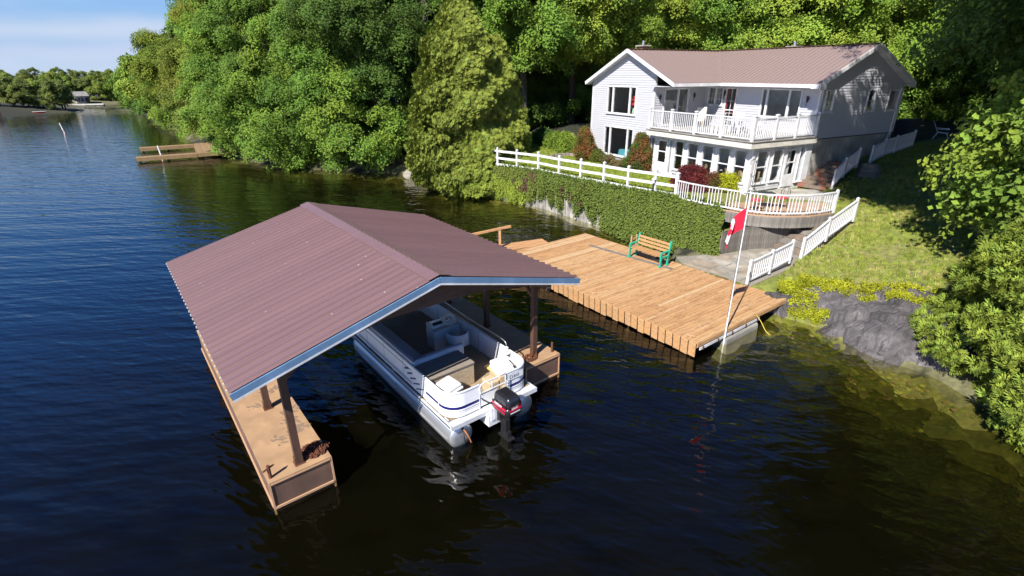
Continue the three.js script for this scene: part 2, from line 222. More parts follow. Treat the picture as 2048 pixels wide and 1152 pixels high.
// ------------------------------------------------------------ the floating boat shelter (x across, y up, -z away along its length)
const BH = { x: -1.733, z: -11.224, ry: .6688 };
{
  const b = thing('boat_shelter', 'floating boat shelter with mauve brown ribbed metal gable roof on tan floats', 'boat shelter', [BH.x, 0, BH.z], BH.ry);
  const W = 4.15, L = 8.3, ye = 3.015, yr = 4.10, RX = -.71, RZ = 1.25, ang = Math.atan2(yr - ye, W), Ls = Math.hypot(W, yr - ye), nS = 11, sw = L / nS;
  const rp = (n, g, m) => { const q = part(b, n, g, m); q.position.set(RX, 0, RZ); return q; };   // roof pieces are laid out from the near end of the ridge
  // one ribbed sheet: profile across its width, run along the slope
  const sheetGeo = (() => {
    const prof = [], r = .04; for (let k = 0; k < 3; k++) { const c = sw * (k + .5) / 3; prof.push([c - sw / 6 + (k ? 0 : .002), 0], [c - .036, 0], [c - .014, r], [c + .014, r], [c + .036, 0]); } prof.push([sw - .002, 0]);
    const pos = [], idx = [], uv = [];
    for (let layer = 0; layer < 2; layer++) prof.forEach(([a, h]) => { for (const q of [-.03, Ls + .05]) { pos.push(q, h - layer * .006, -a); uv.push(q, a); } });
    const n = prof.length; for (let k = 0; k < n - 1; k++) { const a = k * 2; idx.push(a, a + 1, a + 2, a + 2, a + 1, a + 3); const c = a + n * 2; idx.push(c, c + 2, c + 1, c + 2, c + 3, c + 1); idx.push(a + 1, c + 1, a + 3, a + 3, c + 1, c + 3); }
    return geoOf(pos, idx, uv).toNonIndexed();
  })(); sheetGeo.computeVertexNormals();
  const tones = [0, 1, 2].map((k) => { const m = M.roof.clone(); m.color.multiplyScalar([1, 1.035, .97][k]); return m; });
  for (const side of [-1, 1]) for (let k = 0; k < nS; k++) {
    const m = part(b, 'roof_sheet', sheetGeo, tones[(k * 2 + (side > 0)) % 3]); m.position.set(RX, yr + .02, RZ - k * sw - (side < 0 ? sw : 0)); m.rotation.set(0, side < 0 ? Math.PI : 0, -ang, 'YZX');
  }
  for (const side of [-1, 1]) { // ridge cap in two overlapping lengths
    for (const [z0, z1, d] of [[.02, -4.3, 0], [-4.15, -L - .02, .006]]) rp('ridge_cap', [beam([side * .13, yr + .052 - .13 * Math.tan(ang) + d, z0], [side * .13, yr + .052 - .13 * Math.tan(ang) + d, z1], .27, .008, V3(side * Math.sin(ang), Math.cos(ang), 0))], M.roof);
    for (const [z, nm] of [[.03, 'fascia_board'], [-L - .03, 'fascia_board']]) {
      rp(nm, beam([side * .0, yr - .065, z], [side * (W + .04), ye - .07, z], .03, .13, UPV), M.fascia);
      if (z > 0) rp('trim_strip', beam([side * .0, yr - .152, z - .005], [side * (W + .02), ye - .157, z - .005], .045, .04, UPV), M.white);
    }
    rp('eave_board', beam([side * (W - .02), ye - .1, -.02], [side * (W - .02), ye - .1, -L + .02], .03, .14), M.darkWood);
    for (let k = 0; k < 12; k++) rp('rafter', beam([0, yr - .13, -.25 - k * .71], [side * (W - .06), ye - .13, -.25 - k * .71], .05, .15), M.darkWood);
    rp('roof_deck', beam([side * .01, yr - .035, -L / 2], [side * (W - .01), ye - .035, -L / 2], L - .1, .03), M.darkWood);
  }
  for (let k = 0; k < nS * 3; k++) rp('rib_closure', bx(.03, .034, .05, -W - .055, ye - .0, -(k + .5) * sw / 3), M.cream);   // pale foam plugs under the ribs at the eave
  { const r = rngOf(23), d = []; for (let k = 0; k < 46; k++) { const side = r() < .6 ? -1 : 1, q = .3 + r() * (Ls - .6), g = new THREE.CircleGeometry(.007 + r() * .012, 6).rotateX(-Math.PI / 2); d.push(g.translate(q, .0235, 0).applyMatrix4(new THREE.Matrix4().makeRotationFromEuler(new THREE.Euler(0, side < 0 ? Math.PI : 0, -ang, 'YZX'))).translate(0, yr, -Math.floor(r() * nS * 3) * sw / 3 - .01 * r())); } rp('roof_specks', d, M.white).userData.kind = 'stuff'; }   // droppings and lint in the pans
  // posts, plates and knee braces
  const roofAt = (u) => yr - Math.abs(u - RX) / W * (yr - ye);
  for (const u of [-3.98, 2.56]) {
    const top = roofAt(u) - .22;
    part(b, 'top_plate', beam([u, top - .08, 1.1], [u, top - .08, -6.9], .14, .2), M.darkWood);
    for (const v of (u < 0 ? [-.77, 1.58, 4.0, 6.5] : [-.52, 1.72, 4.0, 6.5])) {
      part(b, 'post', bx(.14, top - .18 - .68, .14, u, (.68 + top - .18) / 2, -v), M.brown);
      part(b, 'post_bracket', [bx(.2, .014, .2, u, .687, -v), bx(.016, .16, .12, u - .08, .77, -v), bx(.016, .16, .12, u + .08, .77, -v)], M.rust);
      part(b, 'knee_brace', beam([u, top - .6, -v - .06], [u, top - .18, -v - .46], .07, .09), M.darkWood);
      part(b, 'gusset', beam([u + .02 * Math.sign(u), top - .42, -v], [u + .3, top - .16, -v], .05, .09), M.brown);
    }
  }
  for (const v of [4.0, 6.5]) part(b, 'tie_beam', beam([-4, roofAt(-3.98) - .32, -v], [2.6, roofAt(2.56) - .32, -v], .07, .16), M.darkWood);
  { const s = new THREE.Shape([[-W + .3, ye - .12], [0, yr - .16], [W - .3, ye - .12], [W - 1.2, ye + .02], [1.2, 3.35], [-1.2, 3.35], [-W + 1.2, ye + .02]].map(([x, y]) => new THREE.Vector2(x, y))); rp('gable_panel', new THREE.ExtrudeGeometry(s, { depth: .02, bevelEnabled: false }).translate(0, 0, -.3), M.darkWood); }
  // the two floats
  const mk = (u0, u1, v0, v1) => {
    const f = part(b, 'float', bx(u1 - u0 - .04, .72, v1 - v0 - .04, (u0 + u1) / 2, .29, -(v0 + v1) / 2), M.floatSide);
    part(f, 'deck_sheet', bx(u1 - u0, .035, v1 - v0, (u0 + u1) / 2, .662, -(v0 + v1) / 2), M.floatTop);
    for (const [x, z] of [[u0, v0], [u1, v0]]) part(f, 'corner_trim', bx(.035, .78, .035, x + (x === u0 ? .014 : -.014), .27, -z - .014), M.floatTrim);
    for (const [h, y, o] of [[.05, .04, 0], [.03, .628, -.003]]) part(f, 'rub_rail', bx(u1 - u0 - .07, h, .03, (u0 + u1) / 2, y, -v0 + o), M.floatTrim);
    for (const x of [u0 + .002, u1 - .002]) part(f, 'side_rail', bx(.03, .05, v1 - v0 - .1, x, .04, -(v0 + v1) / 2), M.floatTrim);
    return f;
  };
  const fl = mk(-4.64, -3.40, -1.01, 7.2), fr = mk(1.95, 3.2, -.92, 7.2);
  const cross = (f, u, v, hgt, ry) => part(f, 'mooring_bitt', [cy(.035, .035, hgt, 10, u, .68 + hgt / 2, -v), xf(cy(.018, .018, .24, 8, 0, 0, 0, 0, 0, Math.PI / 2), u, .68 + hgt * .8, -v, 0, ry, 0)], M.rust);
  cross(fl, -4.56, -.86, .30, .4); cross(fr, 3.08, -.72, .3, .9); part(fl, 'cleat', [cy(.05, .055, .12, 10, -3.47, .73, .56), cy(.035, .05, .05, 10, -3.47, .8, .56)], M.floatTrim);
  // stains in the worn deck paint: flakes of old coating on the left float
  const r = rngOf(77), flakes = [];
  for (const [u, v, n, s] of [[-3.62, .35, 30, .26], [-3.7, .75, 26, .22], [-3.6, 1.15, 16, .2], [-3.75, 2.3, 24, .22], [-3.9, 2.75, 16, .25], [-4.25, 1.9, 8, .3], [-4.1, .2, 10, .3]]) for (let k = 0; k < n; k++) { const a = r() * 6.28, q = Math.sqrt(r()) * s, g = new THREE.CircleGeometry(.012 + r() * .03, 5).rotateX(-Math.PI / 2); g.scale(1 + r() * 2.5, 1, 1).rotateY(r() * 3); flakes.push(g.translate(u + Math.cos(a) * q, .6815 + r() * .002, -v + Math.sin(a) * q * .6)); }
  part(fl, 'worn_paint_flakes', flakes, std([.20, .135, .09], .95)).userData.kind = 'stuff';
}
{ // chains: links heaped on the left float, a few loops on the right one
  const link = () => new THREE.TorusGeometry(.034, .011, 5, 8).scale(1.45, 1, 1), r = rngOf(9);
  const at = (u, v) => { const c = Math.cos(BH.ry), s = Math.sin(BH.ry); return [BH.x + u * c - v * s, BH.z - u * s - v * c]; };
  const heap = (u, v, R, hh, n) => { const out = []; for (let k = 0; k < n; k++) { const a = r() * 6.28, q = Math.sqrt(r()) * R; out.push(xf(link(), Math.cos(a) * q * 1.25, .02 + (1 - q / R) * hh * r() + .012, Math.sin(a) * q * .85, r() * 3, r() * 6, r() * 3)); } return out; };
  let [x, z] = at(-3.63, -.62); let t = thing('chain', 'heap of rusty chain beside the end post of the shelter float', 'chain', [x, .68, z], BH.ry); part(t, 'links', heap(0, 0, .24, .16, 240), M.rust);
  [x, z] = at(2.3, -.62); t = thing('chain', 'few loose loops of rusty chain by the pontoon boat', 'chain', [x, .68, z], BH.ry);
  const path = [[-.22, .02, .05], [-.1, .06, -.08], [.02, .02, .05], [.1, .07, -.05], [.02, .03, -.14], [-.08, .02, .1], [.12, .03, .12], [.26, .05, -.02]].map((p) => V3(...p)), c = new THREE.CatmullRomCurve3(path), ls = [];
  for (let k = 0; k < 36; k++) { const p = c.getPoint(k / 35), d = c.getTangent(k / 35); ls.push(xf(link(), p.x, p.y, p.z, k % 2 ? 1.5 : .1, -Math.atan2(d.z, d.x), 0)); } part(t, 'links', ls, M.rust);
}
// ------------------------------------------------------------ the pontoon boat (x to starboard side in view, +z the stern with the motor)
function textTex(w, h, draw) { const c = document.createElement('canvas'); c.width = w; c.height = h; draw(c.getContext('2d'), w, h); const t = new THREE.CanvasTexture(c); t.colorSpace = THREE.SRGBColorSpace; return t; }
{
  const c = Math.cos(BH.ry), s = Math.sin(BH.ry), u0 = .3, v0 = 1.2;
  const b = thing('pontoon_boat', 'white pontoon boat with tan seats and black outboard under the shelter roof', 'boat', [BH.x + u0 * c - v0 * s, 0, BH.z - u0 * s - v0 * c], BH.ry);
  const ZR = 2.98;
  for (const x of [-.93, .93]) {
    const p = part(b, 'pontoon', [cy(.32, .32, 5.35, 28, x, .2, .15, Math.PI / 2)], M.alu);
    part(p, 'end_cap', [xf(new THREE.SphereGeometry(.318, 28, 8, 0, 6.283, 0, Math.PI / 2).scale(1, .36, 1), x, .2, 2.825, Math.PI / 2)], M.alu);
    part(p, 'nose_cone', [xf(new THREE.SphereGeometry(.318, 28, 8, 0, 6.283, 0, Math.PI / 2).scale(1, 2, 1), x, .2, -2.525, -Math.PI / 2)], M.alu);
    part(p, 'splash_fin', [bx(.03, .02, 5.2, x - .33, .2, .15), bx(.03, .02, 5.2, x + .33, .2, .15)], M.alu);
    for (const z of [-2, -1, 0, 1, 2]) part(p, 'bracket', bx(.3, .14, .07, x, .54, z), M.alu);
  }
  part(b, 'lifting_eye', [bx(.05, .14, .02, -.93, .5, 2.93), tube([[-.93, .44, 2.97], [-.95, .25, 3.02], [-.9, .05, 3.0]], .012, 6)], M.black);
  part(b, 'mooring_rope', tube([[-.93, .46, 2.97], [-.86, .3, 3.03], [-.78, .08, 3.02], [-.76, .02, 3.0]], .017, 6), std([.45, .16, .05], .9));
  part(b, 'deck', bx(2.40, .05, 5.7, 0, .645, -.08), M.carpet); part(b, 'stern_ledge', bx(2.44, .05, .19, 0, .643, 2.875), M.aluPaint);
  part(b, 'deck_edge', [bx(2.54, .12, .04, 0, .63, ZR + .005), bx(.04, .12, 5.98, -1.245, .63, 0), bx(.04, .12, 5.98, 1.245, .63, 0)], M.aluPaint);
  // fence panels: rounded stern corners, straight sides; navy band and two pinstripes as print
  const fenceMat = phys([1, 1, 1], .32, { clearcoat: .3, clearcoatRoughness: .1, map: tex(8, 256, (u, v) => (v > .30 && v < .42 ? [.09, .10, .38] : v > .20 && v < .225 ? [.35, .36, .42] : v > .13 && v < .15 ? [.5, .5, .55] : [.90, .905, .91])) });
  const ribbon = (pts, y0, y1, th) => {               // a thin upright wall along a plan path, with rounded feel and top rim
    const pos = [], idx = [], uv = [], n = pts.length; let L = 0;
    pts.forEach(([x, z], k) => { const a = pts[Math.max(0, k - 1)], q = pts[Math.min(n - 1, k + 1)], l = Math.hypot(q[0] - a[0], q[1] - a[1]) || 1, nx = (q[1] - a[1]) / l * th / 2, nz = -(q[0] - a[0]) / l * th / 2; if (k) L += Math.hypot(x - pts[k - 1][0], z - pts[k - 1][1]); for (const [d, y, v] of [[1, y0, 0], [1, y1, 1], [-1, y1, 1], [-1, y0, 0]]) { pos.push(x + nx * d, y, z + nz * d); uv.push(L, v); } });
    for (let k = 0; k < n - 1; k++) for (let e = 0; e < 4; e++) { const a = k * 4 + e, d = k * 4 + (e + 1) % 4; idx.push(a, a + 4, d, d, a + 4, d + 4); }
    idx.push(0, 1, 2, 0, 2, 3, n * 4 - 4, n * 4 - 2, n * 4 - 3, n * 4 - 4, n * 4 - 1, n * 4 - 2);
    const g = geoOf(pos, idx, uv).toNonIndexed(); g.computeVertexNormals(); return g;
  };
  const arc = (cx, cz, r, a0, a1, n = 9) => Array.from({ length: n }, (_, k) => { const a = mix(a0, a1, k / (n - 1)); return [cx + Math.cos(a) * r, cz + Math.sin(a) * r]; });
  const Y0 = .72, Y1 = 1.34;
  const leftPath = [[-1.18, 1.75], [-1.18, 2.35], ...arc(-.78, 2.42, .4, Math.PI, Math.PI / 2), [-.36, 2.82]], rightPath = [[1.18, 1.9], [1.18, 2.35], ...arc(.78, 2.42, .4, 0, Math.PI / 2), [.42, 2.82]];
  for (const [nm, p] of [['stern_panel', leftPath], ['stern_panel', rightPath]]) { const f = part(b, nm, ribbon(p, Y0, Y1, .03), fenceMat); part(f, 'rim', tube(p.map(([x, z]) => [x, Y1 + .01, z]), .028, 8, 40), M.aluPaint); part(f, 'foot_rail', tube(p.map(([x, z]) => [x, Y0 - .012, z]), .02, 6, 40), M.aluPaint); for (const [x, z] of [p[0], p[1], p.at(-1)]) part(f, 'upright', rod([x, .67, z], [x, Y1, z], .022, .022, 8), M.aluPaint); }
  const sideMat = phys([.78, .79, .81], .35, {}), slash = std([.05, .06, .16], .5);
  for (const x of [-1.18, 1.18]) {
    const z0 = -2.75, z1 = x < 0 ? 1.72 : 1.85, f = part(b, 'side_panel', bx(.022, Y1 - Y0, z1 - z0, x, (Y0 + Y1) / 2, (z0 + z1) / 2), sideMat);
    part(f, 'rim', rod([x, Y1 + .01, z0], [x, Y1 + .01, z1], .028, .028, 8), M.aluPaint);
    for (let z = z0; z < z1; z += 1.12) part(f, 'upright', bx(.03, Y1 - Y0 + .06, .04, x - .002 * Math.sign(x), (Y0 + Y1) / 2, z), M.aluPaint);
    const d = []; for (let k = 0; k < 5; k++) d.push(bx(.004, .03 + k * .006, .42 - k * .04, x + Math.sign(x) * .0145, .86 + k * .075, 1.45 - k * .16, -.42)); for (const y of [.8, .86, 1.22]) d.push(bx(.004, .018, 3.3, x + Math.sign(x) * .0145, y, -.6)); part(f, 'stripe_print', d, slash);
  }
  for (const q of [-1, 1]) part(b, 'bow_panel', ribbon([[q * 1.18, -2.75], [q * 1.05, -2.9], [q * .4, -2.9]], Y0, Y1, .03), fenceMat);
  // maker's name on the stern panel, flat print on a thin plate
  { const t = textTex(256, 96, (g, w, h) => { g.fillStyle = '#e6e8ea'; g.fillRect(0, 0, w, h); g.fillStyle = '#1c2740'; g.font = 'bold 62px sans-serif'; g.fillText('Crest', 34, 70); g.strokeStyle = '#1c2740'; g.lineWidth = 4; g.strokeRect(3, 3, w - 6, h - 6); });
    const mats = std([.85, .85, .86], .4, { map: t }); const g = new THREE.BoxGeometry(.5, .19, .008); part(b, 'name_plate', g.translate(.70, 1.2, 2.842), mats); }
  // stern gate: low rails between the panels, and the motor pod
  part(b, 'gate_rail', [tube([[-.34, 1.1, 2.84], [-.34, 1.32, 2.84], [-.2, 1.37, 2.84], [.1, 1.37, 2.84], [.38, 1.37, 2.84], [.40, 1.2, 2.84]], .018, 8, 40), rod([-.34, 1.12, 2.84], [.4, 1.12, 2.84], .016), rod([0, 1.1, 2.84], [0, 1.37, 2.84], .014)], M.aluPaint);
  part(b, 'gate_plate', bx(.5, .32, .02, -.1, .9, 2.82), M.boatWhite);
  part(b, 'hinge_plate', [bx(.14, .3, .012, .44, 1.02, 2.86), ...[.95, 1.04, 1.12].map((y) => cy(.02, .02, .02, 8, .44, y, 2.872, Math.PI / 2))], M.aluPaint);
  part(b, 'motor_pod', [bx(.62, .3, .5, 0, .45, 2.86), bx(.5, .34, .06, 0, .62, 3.1)], M.aluPaint);
  const mo = part(b, 'outboard_motor', [bx(.2, .34, .16, 0, .66, 3.2), bx(.12, .5, .2, 0, .3, 3.34), bx(.1, .5, .28, 0, -.02, 3.36), bx(.2, .03, .42, 0, .06, 3.38), cy(.06, .05, .4, 10, 0, -.3, 3.36, Math.PI / 2)], M.black);
  part(mo, 'clamp', [bx(.3, .2, .08, 0, .78, 3.13), bx(.05, .36, .12, -.13, .66, 3.16), bx(.05, .36, .12, .13, .66, 3.16)], M.steel);
  { // cowling: rounded and slightly tapered cap over a lower tray
    const cowl = new RoundedBoxGeometry(.44, .30, .62, 4, .11), P = cowl.attributes.position; for (let i = 0; i < P.count; i++) { const k = 1 - .16 * clamp((P.getY(i) + .15) / .3); P.setX(i, P.getX(i) * k); P.setZ(i, P.getZ(i) * (1 - .1 * clamp((P.getY(i) + .15) / .3)) + .02); } cowl.computeVertexNormals();
    part(mo, 'cowling_top', cowl.translate(0, 1.17, 3.4), phys([.014, .014, .018], .25, { clearcoat: .8, clearcoatRoughness: .12 }));
    part(mo, 'cowling_lower', rb(.46, .26, .64, .09, 0, .94, 3.4, 0, 0, 0, 3), phys([.012, .012, .014], .3, { clearcoat: .5 }));
    const band = textTex(512, 96, (g, w, h) => { g.fillStyle = '#0c0c0e'; g.fillRect(0, 0, w, h); g.fillStyle = '#c3123c'; g.beginPath(); g.moveTo(0, h); g.lineTo(0, h * .55); g.lineTo(w, h * .38); g.lineTo(w, h); g.fill(); g.fillStyle = '#f4f4f4'; g.font = 'italic bold 60px sans-serif'; g.fillText('MERCURY', 84, 62); });
    const plain = textTex(64, 64, (g) => { g.fillStyle = '#c3123c'; g.fillRect(0, 0, 64, 64); });
    const bm = (t) => std([1, 1, 1], .35, { map: t });
    part(mo, 'name_band', new THREE.BoxGeometry(.003, .115, .5).rotateY(0).translate(-.231, 1.055, 3.4), bm(band)); part(mo, 'name_band', new THREE.BoxGeometry(.003, .115, .5).translate(.231, 1.055, 3.4), bm(band));
    part(mo, 'name_band', new THREE.BoxGeometry(.34, .115, .003).translate(0, 1.055, 3.722), bm(band));
    part(mo, 'power_print', bx(.28, .03, .003, 0, .95, 3.7215), M.white);
    part(mo, 'accent_stripe', [bx(.003, .03, .44, -.2315, .93, 3.4), bx(.003, .03, .44, .2315, .93, 3.4)], bm(plain));
  }
  part(b, 'steering_cable', tube([[-.3, .95, 2.78], [-.32, .98, 3.0], [-.16, .9, 3.14], [-.05, .86, 3.2]], .016, 6), M.black); part(b, 'fuel_hose', tube([[.34, .72, 2.8], [.36, .8, 3.02], [.2, .84, 3.12], [.1, .9, 3.16]], .014, 6), M.black);
  for (const [x, z] of [[-1.2, 2.7], [1.2, 2.7], [-1.2, 0], [1.2, 0]]) part(b, 'deck_cleat', [bx(.035, .03, .16, x, .705, z), bx(.03, .04, .05, x, .685, z)], M.steel);
  for (const [x, s2] of [[-1.262, -1], [1.262, 1]]) part(b, 'rub_strip', bx(.014, .03, 5.9, x + s2 * .004, .64, 0), M.black);
  // fishing seats on tan pedestal boxes
  const fish = (x, z, ry) => {
    const g = new THREE.Group(); g.name = 'fishing_seat'; g.position.set(x, .67, z); g.rotation.y = ry; b.add(g);
    part(g, 'pedestal', [rb(.46, .42, .5, .04, 0, .21, 0)], M.tan);
    part(g, 'seat_base', [rb(.48, .09, .50, .04, 0, .48, 0)], M.boatWhite);
    const back = new RoundedBoxGeometry(.46, .11, .46, 3, .05), P = back.attributes.position; for (let i = 0; i < P.count; i++) P.setY(i, P.getY(i) + .05 * Math.cos(P.getX(i) * 5) * Math.cos(P.getZ(i) * 5)); back.computeVertexNormals();
    part(g, 'folded_backrest', xf(back, 0, .56, -.02, .16), M.boatWhite);
  };
  fish(-.82, 2.25, .25); fish(.70, 2.30, -.1);
  part(b, 'step_box', [rb(.3, .34, .36, .03, .3, .84, 2.36), rb(.5, .12, .4, .02, .78, .735, 2.58)], M.tan);
  part(b, 'yellow_cushion', rb(.22, .08, .16, .03, .62, 1.02, 1.98), std([.65, .36, .06], .7));
  // sun lounge chest with tan face and dark vinyl lid
  const ch = part(b, 'lounge_chest', [rb(1.36, .58, .78, .02, -.50, .96, 1.44)], M.tan); part(ch, 'lid', [rb(1.38, .07, .40, .025, -.50, 1.275, 1.245), rb(1.38, .07, .40, .025, -.50, 1.275, 1.65)], M.lid);
  // L shaped bench
  const be = part(b, 'bench', [rb(.55, .38, 3.1, .04, -.86, .86, -.55), rb(1.4, .38, .5, .04, -.42, .86, .74)], M.tan);
  part(be, 'seat_cushion', [rb(.56, .12, 3.1, .05, -.85, 1.1, -.55), rb(1.4, .12, .5, .05, -.42, 1.1, .72)], M.cushion);
  part(be, 'backrest', [rb(.16, .36, 3.2, .06, -1.08, 1.24, -.5), rb(1.5, .36, .16, .06, -.36, 1.24, 1.0), rb(.17, .36, .17, .07, -1.05, 1.24, .98)], M.cushion);
  // helm
  const h = part(b, 'helm_console', [rb(.86, .62, .46, .03, .62, .98, -.42), bx(.8, .24, .3, .62, 1.36, -.5, -.5)], M.cream); part(h, 'dash_panel', [bx(.3, .02, .2, .42, 1.47, -.40, .6), bx(.16, .02, .14, .8, 1.47, -.4, .6)], M.dark);
  part(h, 'steering_wheel', [xf(new THREE.TorusGeometry(.17, .016, 8, 24), .74, 1.52, -.22, -.9), xf(cy(.03, .03, .12, 10), .74, 1.49, -.27, .6), bx(.32, .02, .03, .74, 1.52, -.22, -.9)], M.cream);
  const hs = part(b, 'helm_seat', [rb(.5, .14, .48, .05, .68, 1.02, .3), cy(.05, .08, .3, 12, .68, .82, .3)], M.cushion);
  { const t = new THREE.LatheGeometry([[.3, 0], [.33, .12], [.31, .34], [.28, .36], [.27, .30], [.26, 0]].map(([x, y]) => new THREE.Vector2(x, y)), 18, -1.9, 3.8); part(hs, 'tub_backrest', t.translate(.68, 1.02, .28), M.cushion); }
  part(b, 'side_rail', [tube([[1.16, 1.36, 1.9], [1.16, 1.52, 1.88], [1.16, 1.56, 1.75], [1.16, 1.56, .4], [1.16, 1.56, -2.2], [1.16, 1.4, -2.4]], .018, 8, 60)], M.steel);
  part(b, 'drink_holder', [cy(.05, .045, .1, 12, 1.1, 1.4, 1.98), rb(.16, .1, .2, .03, 1.08, 1.34, 2.0)], M.boatWhite);
}
// ------------------------------------------------------------ the plank dock (x along its length, -z towards the land)
const DK = { x: 5.54, z: -13.27, ry: -.926 };
const dockAt = (x, v) => { const c = Math.cos(DK.ry), s = Math.sin(DK.ry); return [DK.x + x * c - v * s, DK.z - x * s - v * c]; };
{
  const d = thing('plank_dock', 'orange brown plank dock with hanging fender boards in front of the hedge', 'dock', [DK.x, 0, DK.z], DK.ry);
  const n = 70, pitch = 10.15 / n, D = 5.35, r = rngOf(31), y = .55;
  const cols = [[.57, .335, .155], [.59, .355, .17], [.53, .30, .135], [.61, .385, .195], [.57, .34, .165], [.51, .285, .13], [.64, .44, .25], [.58, .325, .145]];
  const mats = cols.map((c, k) => { const t = T_grain.clone(); t.offset.set(k * .37, k * .21); t.needsUpdate = true; return std(c, .8, { map: t }); });
  const full = bx(pitch - .009, .038, D, 0, 0, -D / 2), cut = (a, b) => bx(pitch - .009, .038, b - a - .006, 0, 0, -(a + b) / 2);
  for (let k = 0; k < n; k++) {
    const x = -10.14 + (k + .5) * pitch, dy = (r() - .5) * .006, q = r();
    if (q < .35) { const j = 1.2 + r() * 3; for (const [a, b] of [[0, j], [j, D]]) put(part(d, 'plank', cut(a, b), mats[Math.floor(r() * 8)]), x, y - .019 + dy, 0); }
    else put(part(d, 'plank', full, mats[Math.floor(r() * 8)]), x, y - .019 + dy, -(r() - .5) * .02);
  }
  part(d, 'frame', [bx(10.1, .17, .05, -5.07, .42, -.06), bx(10.1, .17, .05, -5.07, .42, -D + .06), bx(10.1, .17, .05, -5.07, .42, -2.6), bx(.05, .17, D - .16, -.05, .42, -D / 2), bx(.05, .17, D - .16, -10.08, .42, -D / 2), ...[-8, -6, -4, -2].map((x) => bx(.05, .17, D - .2, x, .42, -D / 2))], M.darkWood);
  for (let k = 0; k < 36; k++) { const x = -.14 - k * .281, h = .46 + r() * .07; const m = part(d, 'fender_board', rb(.245, h, .035, .012, 0, -h / 2, 0, 0, 0, 0, 1), mats[[0, 4, 7, 1][k % 4]]); m.position.set(x, .535 + (r() - .5) * .02, .035); m.rotation.z = (r() - .5) * .05; m.rotation.x = .06 + r() * .05; }
  part(d, 'end_board', [bx(.03, .13, 2.6, .012, .455, -1.3), bx(.03, .13, 2.7, .014, .452, -3.98)], mats[0]);
  part(d, 'end_rail', bx(.028, .09, 3.4, .016, .30, -1.85), M.white);
  for (const v of [.3, 1.1, 1.9, 2.7, 3.4]) part(d, 'bumper_stud', bx(.035, .1, .05, .034, .3, -v), M.darkWood);
  for (const [x, v] of [[-9, .5], [-6, .5], [-3, .5], [-.5, .6], [-9, 4.6], [-6, 3], [-3, 4.6], [-.6, 3.9]]) part(d, 'crib_post', cy(.09, .1, 2.2, 10, x, -.66, -v), M.darkWood);
  part(d, 'edge_strip', bx(4.34, .014, .17, -6.46, .5615, -4.33, 0, .103, 0), std([.36, .33, .31], .7, { map: T_weather }));
  part(d, 'cleat', [bx(.26, .03, .04, -.35, .60, -.16, 0, .5), bx(.05, .05, .05, -.35, .57, -.16)], M.floatTrim); part(d, 'cleat', [bx(.26, .03, .04, -4.5, .60, -.16, 0, .3), bx(.05, .05, .05, -4.5, .57, -.16)], M.floatTrim);
  part(d, 'rope', tube([[.03, .5, -3.3], [.2, .3, -3.35], [.42, .08, -3.3], [.6, -.02, -3.3]], .012, 6), std([.5, .38, .06], .9));
}
{ // concrete crib under the dock corner, breaking the water
  const [x, z] = dockAt(-.15, 2.55); const t = thing('concrete_block', 'long pale concrete block in the water under dock edge', 'block', [x, 0, z], DK.ry); part(t, 'body', rb(.5, 1.3, 2.0, .09, .02, -.47, .05, 0, 0, .06), M.concrete);
}
{ // bench: green cast ends, tan slats
  const [x, z] = dockAt(-5.55, 4.55), b = thing('park_bench', 'small bench with green metal ends and tan wooden slats', 'bench', [x, .552, z], DK.ry);
  const slat = std([.50, .285, .125], .7, { map: T_grain });
  for (const sx of [-1, 1]) {
    const X = sx * .82, e = part(b, 'end_frame', [rb(.075, .44, .10, .025, X, .22, .24), rb(.075, .46, .10, .025, X, .23, -.22), rb(.08, .09, .56, .03, X, .405, .0), rb(.075, .56, .10, .03, X, .68, -.285, -.2), rb(.08, .08, .46, .03, X, .62, .03), rb(.075, .24, .09, .03, X, .53, .25), rb(.09, .12, .12, .04, X, .96, -.345)], M.green);
    part(e, 'foot', [rb(.1, .06, .16, .02, X, .03, .25), rb(.1, .06, .16, .02, X, .03, -.22)], M.green);
  }
  for (let k = 0; k < 4; k++) part(b, 'seat_slat', bx(1.66, .03, .10, 0, .455, .2 - k * .125), slat);
  for (let k = 0; k < 3; k++) part(b, 'back_slat', bx(1.66, .10, .028, 0, .60 + k * .145, -.235 - k * .03, -.2), slat);
}
{ // short ladder rails at the back edge of the dock
  const [x, z] = dockAt(-7.14, 5.3), l = thing('dock_ladder', 'pair of short wooden ladder posts on the dock edge by the bench', 'ladder', [x, .5, z], DK.ry);
  for (const v of [0, .36]) part(l, 'post', bx(.06, .75, .05, 0, .28, -v), M.floatTrim); part(l, 'rung', bx(.05, .04, .4, 0, .5, -.18), M.floatTrim); part(l, 'rung', bx(.05, .04, .4, 0, .15, -.18), M.floatTrim);
}
{ // coil of hose lying behind the bench
  const [x, z] = dockAt(-5.4, 5.0), l = thing('garden_hose', 'pale coiled hose lying on the boards behind the bench', 'hose', [x, .57, z], DK.ry);
  part(l, 'coil', [0, 1, 2].map((k) => xf(new THREE.TorusGeometry(.26 - k * .03, .02, 6, 28).rotateX(Math.PI / 2), .04 * k, .005 + k * .022, 0)), std([.45, .38, .26], .7));
}
{ // gangway handrail behind the shelter
  const g = thing('gangway_rail', 'tan wooden handrail post and bar behind the shelter roof', 'handrail', [-.55, 0, -22.4], 0);
  const w = std([.58, .32, .15], .8, { map: T_grain }); part(g, 'post', bx(.11, 1.9, .11, 0, .42, 0), w); part(g, 'bar', beam([-1.5, 1.28, .55], [.5, 1.5, -.2], .12, .09), w);
  part(g, 'walkway', beam([-2.8, .5, 1.2], [2.2, .52, -.9], .9, .06), w); part(g, 'post', bx(.11, 1.4, .11, -1.4, .6, .55), w);
}
